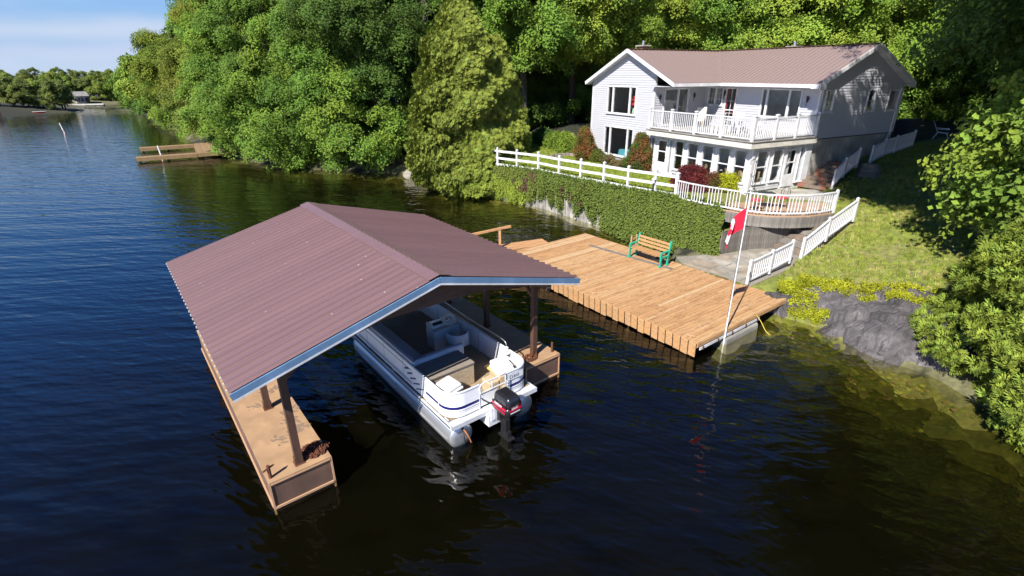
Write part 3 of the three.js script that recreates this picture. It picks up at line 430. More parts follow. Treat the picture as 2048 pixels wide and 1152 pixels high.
{ // flagpole with Canadian flag
  const p = thing('flagpole', 'slim white flagpole standing in the water at the dock edge', 'flagpole', [6.73, 0, -14.11], 0);
  part(p, 'pole', rod([0, -.9, 0], [-.02, 4.95, 0], .028, .02, 12), M.aluPaint); part(p, 'finial', new THREE.SphereGeometry(.045, 12, 8).translate(-.02, 4.98, 0), M.aluPaint);
  part(p, 'pulley', [xf(new THREE.TorusGeometry(.04, .012, 6, 12), -.06, 4.9, 0), rod([-.05, 4.9, .02], [-.05, 1.0, .03], .006, .006, 5)], M.iron);
  // the cloth hangs half furled: a sheet 1.2 x .7 m gathered in folds
  const nu = 40, nv = 16, pos = [], uv = [], idx = [];
  for (let j = 0; j <= nv; j++) for (let i = 0; i <= nu; i++) {
    const u = i / nu, v = j / nv;                       // u along the fly, v down the hoist
    const a = u < .27 ? u / .27 * .60 : u < .73 ? mix(.60, .72, (u - .27) / .46) : mix(.72, 1, (u - .73) / .27), out = .48 * Math.sin(Math.min(1, a * 1.3) * 1.45) * (1 - .25 * Math.max(0, a - .6)), drop = .78 * Math.pow(a, 1.2), tuck = u > .27 && u < .73 ? Math.sin((u - .27) / .46 * Math.PI * 3) * .09 : 0, fold = Math.sin(a * 9 + v * 2.2) * .04 * a + tuck;
    pos.push(-.04 - out * (.75 + .25 * v), 4.45 - v * .62 - drop * (.7 + .1 * v), fold + .12 * u); uv.push(u, 1 - v);
  }
  for (let j = 0; j < nv; j++) for (let i = 0; i < nu; i++) { const a = j * (nu + 1) + i; idx.push(a, a + nu + 1, a + 1, a + 1, a + nu + 1, a + nu + 2); }
  const t = textTex(512, 256, (g, w, h) => { g.fillStyle = '#d80f35'; g.fillRect(0, 0, w, h); g.fillStyle = '#f3f1f4'; g.fillRect(w * .27, 0, w * .46, h); g.fillStyle = '#d80f35'; g.beginPath(); const L = [[0, -.92], [.17, -.6], [.34, -.68], [.26, -.2], [.48, -.42], [.55, -.28], [.8, -.32], [.7, -.06], [.82, .02], [.42, .36], [.46, .5], [.05, .44], [.06, .86], [-.06, .86], [-.05, .44], [-.46, .5], [-.42, .36], [-.82, .02], [-.7, -.06], [-.8, -.32], [-.55, -.28], [-.48, -.42], [-.26, -.2], [-.34, -.68], [-.17, -.6]]; L.forEach(([x, y], k) => g[k ? 'lineTo' : 'moveTo'](w / 2 + x * h * .4, h / 2 + y * h * .42)); g.fill(); });
  const f = single('flag', geoOf(pos, idx, uv), phys([1, 1, 1], .8, { map: t, transmission: .18, thickness: 0 }), 'red and white maple leaf flag drooping from the flagpole', 'flag'); f.position.set(6.72, 0, -14.11);
}
// ------------------------------------------------------------ fences, rails, walls and steps on the slope
const railGeo = {}; const railMesh = (key, make) => (railGeo[key] ??= make());
function railing(name, label, posts, o = {}, group) {   // posts: [x, y, z] ground points; each post, rail and baluster is a piece of its own
  const { h = .95, cap = true, post = .1, sp = .13, low = .09, skip = [] } = o, [ox, oy, oz] = posts[0], g = thing(name, label, 'railing', [ox, oy, oz], 0, group);
  const P = posts.map(([x, y, z]) => V3(x - ox, y - oy, z - oz));
  P.forEach((p, k) => { if (skip.includes(k)) return; const L = h + .1, m = part(g, 'post', railMesh(`p${post}${L}`, () => bx(post, L, post, 0, L / 2, 0)), M.vinyl); const a = P[Math.min(k, P.length - 2)], b = P[Math.min(k, P.length - 2) + 1]; put(m, p.x, p.y - .06, p.z, -Math.atan2(b.z - a.z, b.x - a.x)); if (cap) put(part(m, 'post_cap', railMesh(`c${post}`, () => cy(.0, post * .86, post * .55, 4, 0, post * .275, 0, 0, Math.PI / 4)), M.vinyl), 0, L, 0); });
  for (let k = 0; k < P.length - 1; k++) {
    const a = P[k], b = P[k + 1], L = a.distanceTo(b), n = Math.max(1, Math.round(L / sp)), up = (p, y) => p.clone().add(V3(0, y, 0));
    part(g, 'top_rail', beam(up(a, h - .04), up(b, h - .04), .075, .05), M.vinyl); part(g, 'bottom_rail', beam(up(a, low), up(b, low), .05, .06), M.vinyl);
    const bg = railMesh(`b${h}${low}`, () => bx(.034, h - low - .08, .034, 0, 0, 0)); for (let i = 1; i < n; i++) { const q = a.clone().lerp(b, i / n); put(part(g, 'baluster', bg, M.vinyl), q.x, q.y + (h + low - .04) / 2, q.z, -Math.atan2(b.z - a.z, b.x - a.x)); }
  }
  return g;
}
{ // three rail fence along the planted wall
  const pts = [[-1.63, 2.02, -36.55], [-.93, 2.06, -35.1], [.37, 2.08, -33.95], [1.72, 2.1, -32.75], [2.9, 2.1, -31.15], [4.05, 2.1, -29.85], [5.2, 2.1, -28.65], [6.27, 2.11, -27.3], [7.42, 2.12, -26.1], [8.25, 2.13, -25.2]];
  const g = thing('rail_fence', 'white three rail vinyl fence on top of the ivy covered wall', 'fence', pts[0], 0), P = pts.map((p) => V3(p[0] - pts[0][0], p[1] - pts[0][1], p[2] - pts[0][2]));
  P.forEach((p, k) => { const last = k === P.length - 1, w = last ? .15 : .115, h = last ? 1.3 : 1.32, m = part(g, 'post', bx(w, h, w, 0, h / 2, 0), M.vinyl); const a = P[Math.min(k, P.length - 2)], b = P[Math.min(k, P.length - 2) + 1]; put(m, p.x, p.y - .04, p.z, -Math.atan2(b.z - a.z, b.x - a.x)); put(part(m, 'post_cap', [bx(w * 1.25, .03, w * 1.25, 0, .015, 0), cy(0, w * .85, w * .5, 4, 0, .03 + w * .25, 0, 0, Math.PI / 4)], M.vinyl), 0, h, 0); });
  for (let k = 0; k < P.length - 1; k++) for (const y of [.22, .64, 1.1]) part(g, 'rail', beam(P[k].clone().add(V3(0, y, 0)), P[k + 1].clone().add(V3(0, y, 0)), .05, .14), M.vinyl);
}
{ // curved railing along the wooden patio edge
  const c = new THREE.CatmullRomCurve3(DECK_EDGE.map(([x, z]) => V3(x, 2.2, z))), n = 9, pts = []; for (let k = 0; k <= n; k++) { const p = c.getPointAt(k / n); pts.push([p.x, 2.2, p.z]); }
  railing('patio_railing', 'curved white baluster railing around the wooden patio', pts, { h: .93, sp: .155, skip: [0, 1, 2, 3, 4, 5, 6, 7, 8] });
  // timber patio behind it: boards, fascia of short grey uprights, dark recess and lower board wall
  const pts2 = []; for (let k = 0; k <= 60; k++) { const p = c.getPointAt(k / 60); pts2.push([p.x, p.z]); }
  const inner = [[15.2, -24.2], [12.6, -25.0], [10.6, -26.6], [9.2, -26.4]];
  const d = thing('timber_patio', 'raised timber patio with weathered grey board skirt above the flagstones', 'patio', [0, 0, 0], 0);
  part(d, 'subfloor', prism([...pts2, ...inner], 1.98, 2.1), M.darkWood);
  const wood = [[.50, .34, .22], [.46, .32, .22], [.55, .38, .26], [.42, .31, .23]].map((q) => std(q, .85, { map: T_grain })), r = rngOf(41);
  const poly = [...pts2, ...inner]; for (let z = -21.6; z > -26.6; z -= .145) { // decking boards clipped to the outline
    const xs = []; for (let i = 0, j = poly.length - 1; i < poly.length; j = i++) { const [xi, zi] = poly[i], [xj, zj] = poly[j]; if ((zi > z) !== (zj > z)) xs.push(xi + (z - zi) / (zj - zi) * (xj - xi)); } xs.sort((a, b) => a - b);
    for (let k = 0; k + 1 < xs.length; k += 2) if (xs[k + 1] - xs[k] > .2) part(d, 'deck_board', bx(xs[k + 1] - xs[k] - .03, .03, .136, (xs[k] + xs[k + 1]) / 2, 2.118 + r() * .003, z), wood[Math.floor(r() * 4)]);
  }
  const greys = [[.40, .37, .33], [.34, .315, .285], [.44, .40, .36], [.30, .275, .25]].map((q) => std(q, .95, { map: T_weather })), N = 88, skirt = bx(.1, .5, .03, 0, 0, 0);
  for (let k = 0; k < N; k++) { const f = .12 + .88 * (k + .5) / N, p = c.getPointAt(f), t = c.getTangentAt(f); put(part(d, 'skirt_board', skirt, greys[Math.floor(r() * 4)]), p.x - t.z * .03, 1.885 + (r() - .5) * .02, p.z + t.x * .03, -Math.atan2(t.z, t.x)); }
  const e = []; for (let k = 0; k <= 60; k++) { const p = c.getPointAt(k / 60), t = c.getTangentAt(k / 60); e.push([p.x - t.z * .02, 2.15, p.z + t.x * .02]); } part(d, 'edge_board', e.slice(1).map((p, k) => beam(e[k], p, .06, .05)), wood[2]);
  const w = thing('timber_wall', 'lower retaining wall of dark weathered upright boards behind the flagstones', 'wall', [9.2, 0, -21.3], 0), wl = [[9.1, -21.05], [10.0, -21.6], [10.8, -21.85], [11.6, -21.95], [12.5, -22.1], [13.4, -22.45]], wc = new THREE.CatmullRomCurve3(wl.map(([x, z]) => V3(x - 9.2, 0, z + 21.3))), board = bx(.125, 1.16, .035, 0, 0, 0), gm = [[.33, .30, .27], [.38, .34, .30], [.28, .25, .225]].map((q) => std(q, .95, { map: T_weather }));
  for (let k = 0; k < 38; k++) { const p = wc.getPointAt((k + .5) / 38), t = wc.getTangentAt((k + .5) / 38); put(part(w, 'board', board, gm[Math.floor(r() * 3)]), p.x, 1.08 + (r() - .5) * .03, p.z, -Math.atan2(t.z, t.x)); }
}
{ // flagstones of the lower patio: irregular slabs with open joints
  const r = rngOf(55), cols = [[.50, .46, .39], [.54, .49, .41], [.43, .40, .34], [.51, .42, .32], [.60, .55, .48], [.47, .39, .30]].map((q) => std(q, .9, { map: T_concrete })), poly = [[7.15, -20.85], [7.2, -20.05], [9.0, -17.55], [11.45, -19.4], [12.2, -20.4], [12.6, -21.9], [11, -21.9], [9.6, -21.3]];
  const g = new THREE.Group(); g.name = 'flagstone_patio'; g.userData.kind = 'structure'; scene.add(g);
  part(g, 'bedding', prism(poly, .45, .59), std([.30, .27, .22], 1, { map: T_fine }));
  const c = Math.cos(.64), s = Math.sin(.64); let v = -1.2;
  while (v < 6) { const hgt = .45 + r() * .35; let u = -.4 + r() * .3; while (u < 5.5) { const w = .5 + r() * .6, cu = u + w / 2, cv = v + hgt / 2, x = 7.0 + cu * c + cv * s * 0 + cv * .60, z = -20.6 + cu * s * .95 - cv * .25 + .1; const q = [[u, v], [u + w, v], [u + w, v + hgt], [u, v + hgt]].map(([a, b]) => { const aa = a + (r() - .5) * .04 + (a < cu ? .012 : -.012), bb = b + (r() - .5) * .04 + (b < cv ? .012 : -.012); return [7.0 + aa * .62 + bb * .78, -20.3 + aa * .78 - bb * .62]; }); if (q.every(([a, b]) => inPoly(a, b, poly))) part(g, 'flagstone', prism(q, .58, .615 + r() * .012), cols[Math.floor(r() * 6)]); u += w; } v += hgt; }
}
{ // steps from the lower patio up to the terrace
  const st = thing('stone_steps', 'grey stone steps climbing beside the white stair railing', 'steps', [12.15, .58, -20.75], 0), n = 8, dir = V3(.86, 0, -.45).normalize(), side = V3(.45, 0, .86).normalize();
  for (let k = 0; k < n; k++) { const c = dir.clone().multiplyScalar(k * .39), a = c.clone().addScaledVector(side, -1.0).setY(k * .19), b = c.clone().addScaledVector(side, .62).setY(k * .19); part(st, 'step', beam(a.clone().setY(k * .19 + .02), b.clone().setY(k * .19 + .02), .46, .17), k % 2 ? M.stair : M.stone); }
}
railing('stair_railing', 'low white railing between flagstones and mossy rock', [[8.95, .62, -17.75], [10.15, .72, -18.6], [11.35, .85, -19.45]], { h: .88, sp: .15 });
railing('stair_railing', 'white railing climbing beside stone steps to the patio', [[11.7, .95, -19.3], [13.15, 1.5, -20.3], [14.85, 2.05, -21.4]], { h: .92, sp: .15 });
railing('stair_railing', 'white stair railing in shade next to house foundation', [[16.75, 2.38, -26.35], [17.85, 2.8, -27.4], [18.95, 3.2, -28.15]], { h: .95, sp: .15 });
railing('stair_railing', 'stepped white railing in shade leading to the back lawn', [[20.3, 3.2, -29.1], [21.55, 3.45, -30.0], [22.7, 3.55, -30.75], [24.7, 3.7, -32.1]], { h: .95, sp: .15 });
{ // brick steps along the foundation, up to the back
  const st = thing('brick_steps', 'reddish brick steps rising along the house foundation', 'steps', [16.3, 2.25, -27.0], 0), dir = V3(.8, 0, -.6).normalize(), side = V3(.6, 0, .8);
  for (let k = 0; k < 7; k++) { const c = dir.clone().multiplyScalar(k * .42); for (let q = 0; q < 5; q++) { const o = c.clone().addScaledVector(side, -.75 + q * .3); part(st, 'brick', beam(o.clone().setY(.08 + k * .16).addScaledVector(dir, -.2), o.clone().setY(.08 + k * .16).addScaledVector(dir, .21), .285, .16), (q + k) % 4 ? M.stair : M.brick); } }
}
{ const t = thing('stone_slab_path', 'pale stone landing slab in front of the sunroom door', 'slab', [14.6, 2.2, -25.2], 0); part(t, 'slab', prism([[-1.6, -.4], [1.2, 1.0], [1.9, -.4], [1.5, -1.6], [-.2, -2.0]], -.1, .035), M.stucco); }
// ------------------------------------------------------------ the house (x = s along the long wing, z = t towards the lake)
{
  const ho = thing('house', 'white sided two storey house with brown metal roof and lakeside deck', 'house', [HOUSE.x, 0, HOUSE.z], HOUSE.ry);
  const YE = 7.442, YR = 9.357, W = 4.3, LM = 6.28, LN = 3.775, roofY = (d) => YE + (YR - YE) * clamp(d / W, 0, 1);
  // a wall: fixed axis 's' or 't', outward sign, run a..b, height y0..top(), openings [a0, a1, y0, y1]
  const P = (ax, c, a, y, o = 0) => (ax === 't' ? [a, y, c + o] : [c + o, y, a]);
  const wallBox = (ax, c, o, a0, a1, y0, y1, th) => { const p = P(ax, c, (a0 + a1) / 2, (y0 + y1) / 2, o); return ax === 't' ? bx(a1 - a0, y1 - y0, th, ...p) : bx(th, y1 - y0, a1 - a0, ...p); };
  function wall(name, ax, c, dir, a0, a1, y0, topFn, holes, mat = M.siding, lap = .14, label) {
    const hs = holes.filter((h) => h), geo = [], yTop = Math.max(topFn((a0 + a1) / 2), topFn(a0), topFn(a1));
    // core, cut into cells by the openings
    const core = [], ys = [y0, ...hs.flatMap((h) => [h[2], h[3]])].filter((y) => y >= y0); const top0 = Math.min(topFn(a0), topFn(a1)); ys.push(top0); const Yc = [...new Set(ys)].sort((p, q) => p - q).filter((y) => y <= top0);
    const spans = (ya, yb) => { let sp = [[a0, a1]]; for (const h of hs) if (h[2] < yb - 1e-4 && h[3] > ya + 1e-4) sp = sp.flatMap(([p, q]) => [[p, Math.min(q, h[0])], [Math.max(p, h[1]), q]].filter(([m, n]) => n - m > .004)); return sp; };
    for (let k = 0; k + 1 < Yc.length; k++) for (const [p, q] of spans(Yc[k], Yc[k + 1])) core.push(wallBox(ax, c, -dir * .07, p, q, Yc[k], Yc[k + 1], .12));
    if (yTop > top0 + .05) { const sh = new THREE.Shape(); const N = 24; sh.moveTo(a0, top0); for (let k = 0; k <= N; k++) { const a = mix(a0, a1, k / N); sh.lineTo(a, topFn(a)); } sh.lineTo(a1, top0); let g = new THREE.ExtrudeGeometry(sh, { depth: .12, bevelEnabled: false }); if (ax === 't') g.translate(0, 0, c - dir * .07 - .06); else g.rotateY(-Math.PI / 2).translate(c - dir * .07 + .06, 0, 0); core.push(g); }
    const w = part(ho, name, core, mat, label);
    if (lap) {                                           // overlapping courses, each tilted so its foot stands proud
      for (let y = y0; y < yTop - .02; y += lap) {
        const yb = Math.min(y + lap, yTop); let sp = spans(y + .002, yb - .002);
        sp = sp.map(([p, q]) => { let m = p, n = q; while (m < n && topFn(m) < yb - .01) m += .02; while (n > m && topFn(n) < yb - .01) n -= .02; return [m, n]; }).filter(([m, n]) => n - m > .05);
        for (const [p, q] of sp) { const pp = P(ax, c, (p + q) / 2, (y + yb) / 2, dir * .004); const g = ax === 't' ? bx(q - p, yb - y + .012, .014, 0, 0, 0, -dir * .17, 0, 0) : bx(.014, yb - y + .012, q - p, 0, 0, 0, 0, 0, dir * .17); geo.push(g.translate(...pp)); }
      }
      part(w, 'siding', geo, mat);
    }
    return w;
  }
  function windowAt(wl, ax, c, dir, a0, a1, y0, y1, o = {}) {   // frame bars, panes, optional mullions, grid and curtain
    const { mull = [], grid, mid, name = 'window', fr = .07, frame = M.white } = o, g = new THREE.Group(); g.name = name; ho.add(g);
    const fb = [wallBox(ax, c, dir * .02, a0, a1, y1 - fr, y1, .09), wallBox(ax, c, dir * .02, a0, a1, y0, y0 + fr, .09), wallBox(ax, c, dir * .021, a0, a0 + fr, y0 + fr, y1 - fr, .09), wallBox(ax, c, dir * .021, a1 - fr, a1, y0 + fr, y1 - fr, .09)];
    for (const m of mull) fb.push(wallBox(ax, c, dir * .018, m - .06, m + .06, y0 + fr, y1 - fr, .08)); part(g, 'frame', fb, frame);
    const cuts = [a0 + fr, ...mull.flatMap((m) => [m - .06, m + .06]), a1 - fr];
    for (let k = 0; k < cuts.length; k += 2) {
      const p = cuts[k], q = cuts[k + 1]; part(g, 'pane', wallBox(ax, c, -dir * .02, p, q, y0 + fr, y1 - fr, .006), M.glass);
      if (mid) part(g, 'sash_bar', wallBox(ax, c, dir * .01, p, q, mid - .03, mid + .03, .05), frame);
      if (grid) { const b = []; for (let i = 1; i < grid[0]; i++) { const a = mix(p, q, i / grid[0]); b.push(wallBox(ax, c, -dir * .005, a - .012, a + .012, y0 + fr, y1 - fr, .02)); } for (let j = 1; j < grid[1]; j++) { const y = mix(y0 + fr, y1 - fr, j / grid[1]); b.push(wallBox(ax, c, -dir * .006, p, q, y - .012, y + .012, .02)); } part(g, 'grid_bar', b, frame); }
    }
    if (!o.noSill) part(g, 'sill', wallBox(ax, c, dir * .05, a0 - .04, a1 + .04, y0 - .05, y0, .12), frame);
    return g;
  }
  const gl = (s) => Math.min(YR - .12, roofY(W - Math.abs(s + W)) - .12), gr = (t) => Math.min(YR - .12, roofY(W - Math.abs(t + W)) - .12), flat = () => 7.24;
  // lake-side gable of the short wing
  const A = [-6.5, -3.52, 5.46, 7.2], B = [-6.58, -3.5, 2.72, 4.62];
  const w1 = wall('gable_wall', 't', 3.375, 1, -8.25, -1.9, 2.4, gl, [A, B]);
  windowAt(w1, 't', 3.375, 1, ...A, { mull: [-5.9, -4.15] }); windowAt(w1, 't', 3.375, 1, ...B, { mull: [-5.95, -4.1] });
  for (const g of [bx(.1, 4.7, .03, -8.2, 4.88, 3.41), bx(.1, 4.7, .03, -1.95, 4.88, 3.41), bx(.03, 2.35, .1, -1.87, 6.0, 3.36)]) part(ho, 'corner_trim', g, M.white);
  // inner wall of the short wing with sliding door
  const S1 = [.55, 2.62, 4.9, 7.12]; const w2 = wall('inner_wall', 's', -1.9, 1, -.9, 3.375, 4.6, flat, [S1]); windowAt(w2, 's', -1.9, 1, ...S1, { mull: [1.45], name: 'sliding_door', fr: .09, noSill: true });
  // long front wall: gridded window, door, picture window
  const F1 = [-1.62, -.42, 6.08, 7.14], F2 = [-.22, .62, 4.9, 7.14], F3 = [2.35, 4.85, 5.62, 7.14]; const w3 = wall('front_wall', 't', -.9, 1, -1.9, 5.88, 4.6, flat, [F1, F2, F3]);
  windowAt(w3, 't', -.9, 1, ...F1, { mull: [-1.02], grid: [2, 3] }); windowAt(w3, 't', -.9, 1, ...F3, { mull: [2.72, 4.1] });
  { const g = windowAt(w3, 't', -.9, 1, ...F2, { name: 'deck_door', mid: 5.85, grid: [2, 3], noSill: true }); part(g, 'door_leaf', [bx(.07, 2.1, .05, -.11, 6.0, -.9), bx(.07, 2.1, .05, .51, 6.0, -.9)], std([.22, .03, .035], .5)); }
  // right gable over the bare foundation
  const G1 = [-2.02, -1.24, 6.02, 7.14], G2 = [-5.72, -4.98, 5.95, 7.1], G3 = [-8.1, -7.0, 5.92, 7.05]; const w4 = wall('end_wall', 's', 5.88, 1, -8.4, -.9, 4.68, gr, [G1, G2, G3]);
  windowAt(w4, 's', 5.88, 1, ...G1, { grid: [2, 4] }); windowAt(w4, 's', 5.88, 1, ...G2, { mid: 6.5 }); windowAt(w4, 's', 5.88, 1, ...G3);
  for (const g of [bx(.03, 2.6, .1, 5.915, 5.98, -.94), bx(.1, 2.6, .03, 5.83, 5.98, -.865), bx(.03, 2.4, .1, 5.915, 5.88, -8.34)]) part(ho, 'corner_trim', g, M.white);
  part(ho, 'foundation', [bx(.24, 3.4, 7.5, 5.74, 3.0, -4.65), bx(14.0, 3.6, .24, -1.2, 2.9, -8.3)], M.stucco); part(ho, 'drip_edge', bx(.05, .05, 7.5, 5.9, 4.66, -4.65), M.dark);
  // back walls close the rooms; floors keep them dark
  wall('back_wall', 't', -8.4, -1, -8.25, 5.88, 2.2, flat, [], M.siding, 0); wall('side_wall', 's', -8.25, -1, -8.4, 3.375, 2.2, flat, [], M.siding, .14);
  part(ho, 'floor', [prism([[-8.2, -8.3], [5.8, -8.3], [5.8, -.95], [-1.95, -.95], [-1.95, 3.3], [-8.2, 3.3]], 4.6, 4.8), prism([[-8.2, -8.3], [5.8, -8.3], [5.8, 3.5], [-1.95, 3.5], [-1.95, 3.3], [-8.2, 3.3]], 2.05, 2.3)], M.lid);
  part(ho, 'ceiling', [bx(14.0, .06, 7.4, -1.2, 7.27, -4.65), bx(6.3, .06, 4.3, -5.08, 7.275, 1.2)], M.cream); part(ho, 'partition', [bx(.1, 2.4, 7.3, -1.0, 6.03, -4.65), bx(7.7, 2.2, .1, 1.95, 3.42, .5), bx(14, 2.3, .1, -1.2, 3.45, -3.2), bx(.1, 2.3, 6.4, -2.4, 3.45, .1), bx(6, 2.4, .1, -5, 6.03, -2.4), bx(6.8, 2.4, .1, 2.4, 6.03, -4.6)], M.cream);
  // roof planes with standing ribs
  const plane = (name, pts, eaveA, eaveB, inward, ribs) => {   // pts: plan outline [s, t, rise 0..1]
    const pos = [], idx = [], n = pts.length; for (const dy of [0, -.1]) for (const [s, t, k] of pts) pos.push(s, YE + (YR - YE) * k + dy, t); for (let k = 1; k < n - 1; k++) { idx.push(0, k, k + 1, n, n + k + 1, n + k); } for (let k = 0; k < n; k++) { const j = (k + 1) % n; idx.push(k, n + k, j, j, n + k, n + j); }
    const uv = []; for (let k = 0; k < pos.length / 3; k++) uv.push(pos[3 * k], pos[3 * k + 2]); const g = geoOf(pos, idx, uv).toNonIndexed(); g.computeVertexNormals(); const r = part(ho, name, g, M.houseRoof);
    part(r, 'roof_rib', ribs.map(([a, b]) => beam([a[0], YE + (YR - YE) * a[2] + .014, a[1]], [b[0], YE + (YR - YE) * b[2] + .014, b[1]], .045, .03)), M.houseRoof); return r;
  };
  const ribsMain = [], ribsLeft = [], ribsBack = [], ribsOut = [];
  for (let s = -4.1; s < LM; s += .3) { const k = clamp(-s / W); ribsMain.push([[s, -k * W, k], [s, -W, 1]]); ribsBack.push([[s, -2 * W, 0], [s, -W, 1]]); } for (let t = -4.1; t < LN; t += .3) { const k = clamp(-t / W); ribsLeft.push([[-k * W, t, k], [-W, t, 1]]); ribsOut.push([[-2 * W, t, 0], [-W, t, 1]]); }
  plane('roof_slope', [[0, 0, 0], [LM, 0, 0], [LM, -W, 1], [-W, -W, 1]], 0, 0, 0, ribsMain); plane('roof_slope', [[0, LN, 0], [0, 0, 0], [-W, -W, 1], [-W, LN, 1]], 0, 0, 0, ribsLeft);
  plane('roof_slope', [[LM, -W, 1], [LM, -2 * W, 0], [-2 * W, -2 * W, 0], [-W, -W, 1]], 0, 0, 0, ribsBack); plane('roof_slope', [[-W, LN, 1], [-W, -W, 1], [-2 * W, -2 * W, 0], [-2 * W, LN, 0]], 0, 0, 0, ribsOut);
  part(ho, 'ridge_cap', [beam([-W, YR + .03, -W], [LM + .02, YR + .03, -W], .3, .03)], M.brown); part(ho, 'ridge_cap', [beam([-W, YR + .03, LN + .02], [-W, YR + .03, -W], .3, .03)], M.brown);
  part(ho, 'valley_flashing', beam([0, YE + .02, 0], [-W, YR + .02, -W], .2, .012), M.houseRoof);
  // fascias, bargeboards, soffits
  part(ho, 'gutter', bx(LM, .17, .1, LM / 2, YE - .11, .03), M.white); part(ho, 'gutter', bx(.1, .17, LN, .03, YE - .11, LN / 2), M.white); part(ho, 'gutter', bx(.1, .17, LN + 2 * W, -2 * W - .03, YE - .11, (LN - 2 * W) / 2), M.white); part(ho, 'gutter', bx(LM + 2 * W, .17, .1, (LM - 2 * W) / 2, YE - .11, -2 * W - .03), M.white);
  for (const [a, b] of [[[-2 * W - .05, YE - .1, LN + .02], [-W, YR - .07, LN + .02]], [[.05, YE - .1, LN + .02], [-W, YR - .07, LN + .02]], [[LM + .02, YE - .1, .05], [LM + .02, YR - .07, -W]], [[LM + .02, YE - .1, -2 * W - .05], [LM + .02, YR - .07, -W]]]) part(ho, 'bargeboard', beam(a, b, .035, .21), M.white);
  for (const g of [bx(.42, .2, .03, LM - .21, YE - .13, .1), bx(.03, .26, .5, LM + .045, YE - .16, -.2), bx(.03, .26, .5, LM + .045, YE - .16, -2 * W + .2)]) part(ho, 'eave_return', g, M.white);
  part(ho, 'soffit', [prism([[-1.9, 3.7], [-1.9, -.9], [LM - .03, -.9], [LM - .03, -.02], [-.02, -.02], [-.02, 3.7]], 7.225, 7.25), beam([-2 * W, YE - .16, 3.58], [-W, YR - .16, 3.58], .36, .015), beam([0, YE - .16, 3.58], [-W, YR - .16, 3.58], .36, .015), beam([6.08, YE - .16, 0], [6.08, YR - .16, -W], .36, .015), beam([6.08, YE - .16, -2 * W], [6.08, YR - .16, -W], .36, .015)], M.vinyl);
  // chimney stacks
  const stack = (s, t, y, w, h) => { const rows = Math.round(h / .085), g = part(ho, 'chimney', bx(w - .02, h + .5, w - .02, s, y + h / 2 - .25, t), M.mortar); for (let k = 0; k < rows; k++) for (let q = 0; q < 8; q++) { const f = q >> 1, e = (q & 1) - .5, l = w / 2 - .012, o = (k % 2) * .04; const g2 = f % 2 ? bx(.03, .072, l, s + (f === 1 ? 1 : -1) * (w / 2 - .012), y + .04 + k * .085, t + e * w / 2 + (o - .02) * .4) : bx(l, .072, .03, s + e * w / 2 + (o - .02) * .4, y + .04 + k * .085, t + (f ? 1 : -1) * (w / 2 - .012)); part(g, 'brick', g2, M.brick); } part(g, 'cap', bx(w + .2, .07, w + .2, s, y + h + .03, t), M.stucco); part(g, 'flue', cy(.1, .1, .28, 12, s, y + h + .18, t), M.steel); };
  stack(-4.7, 2.2, 9.2, .5, .36); stack(.9, -4.9, 9.1, .5, .30);
  // deck: slab, boards' edge, railing
  const DKY = 4.86; part(ho, 'deck_slab', prism([[-1.88, -.88], [6.2, -.88], [6.2, 4.2], [-1.35, 4.2], [-1.35, 3.4], [-1.88, 3.4]], 4.52, DKY - .05), M.cream);
  part(ho, 'deck_floor', prism([[-1.86, -.86], [6.24, -.86], [6.24, 4.24], [-1.39, 4.24], [-1.39, 3.42], [-1.86, 3.42]], DKY - .045, DKY), M.concrete); part(ho, 'drip_strip', [bx(7.6, .03, .02, 2.42, DKY - .06, 4.215), bx(.02, .03, 5.1, 6.215, DKY - .06, 1.66)], M.dark);
  const rp = [[-1.3, 4.1], [.52, 4.1], [2.33, 4.1], [4.15, 4.1], [6.08, 4.1], [6.08, 2.5], [6.08, .9], [6.08, -.8]], post = bx(.12, 1.16, .12, 0, .58, 0), bal = bx(.036, .86, .036, 0, 0, 0);
  rp.forEach(([s, t]) => { const m = put(part(ho, 'deck_post', post, M.vinyl), s, DKY, t); put(part(m, 'post_cap', [bx(.17, .04, .17, 0, .02, 0), bx(.12, .03, .12, 0, .055, 0)], M.vinyl), 0, 1.16, 0); });
  for (let k = 0; k < rp.length - 1; k++) { const a = V3(rp[k][0], DKY, rp[k][1]), b = V3(rp[k + 1][0], DKY, rp[k + 1][1]), L = a.distanceTo(b), n = Math.round(L / .135); const u = (y) => [a.clone().setY(DKY + y), b.clone().setY(DKY + y)]; part(ho, 'deck_rail', beam(...u(1.06), .09, .06), M.vinyl); part(ho, 'deck_rail', beam(...u(.12), .05, .06), M.vinyl); for (let i = 1; i < n; i++) { const q = a.clone().lerp(b, i / n); put(part(ho, 'baluster', bal, M.vinyl), q.x, DKY + .59, q.z); } }
  // sunroom under the deck
  const fw = [[-1.5, -1.15], [-.95, -.05], [.12, .36], [.55, 1.28], [1.58, 2.36], [2.66, 3.46], [3.76, 4.56], [4.84, 5.6]], sr = 2.28;
  const openF = fw.map(([a, b], k) => [a, b, k < 3 ? 2.34 : 2.68, 4.32]); const w7 = wall('sunroom_front', 't', 3.6, 1, -1.85, 5.9, sr - .15, () => 4.52, openF, M.white, 0);
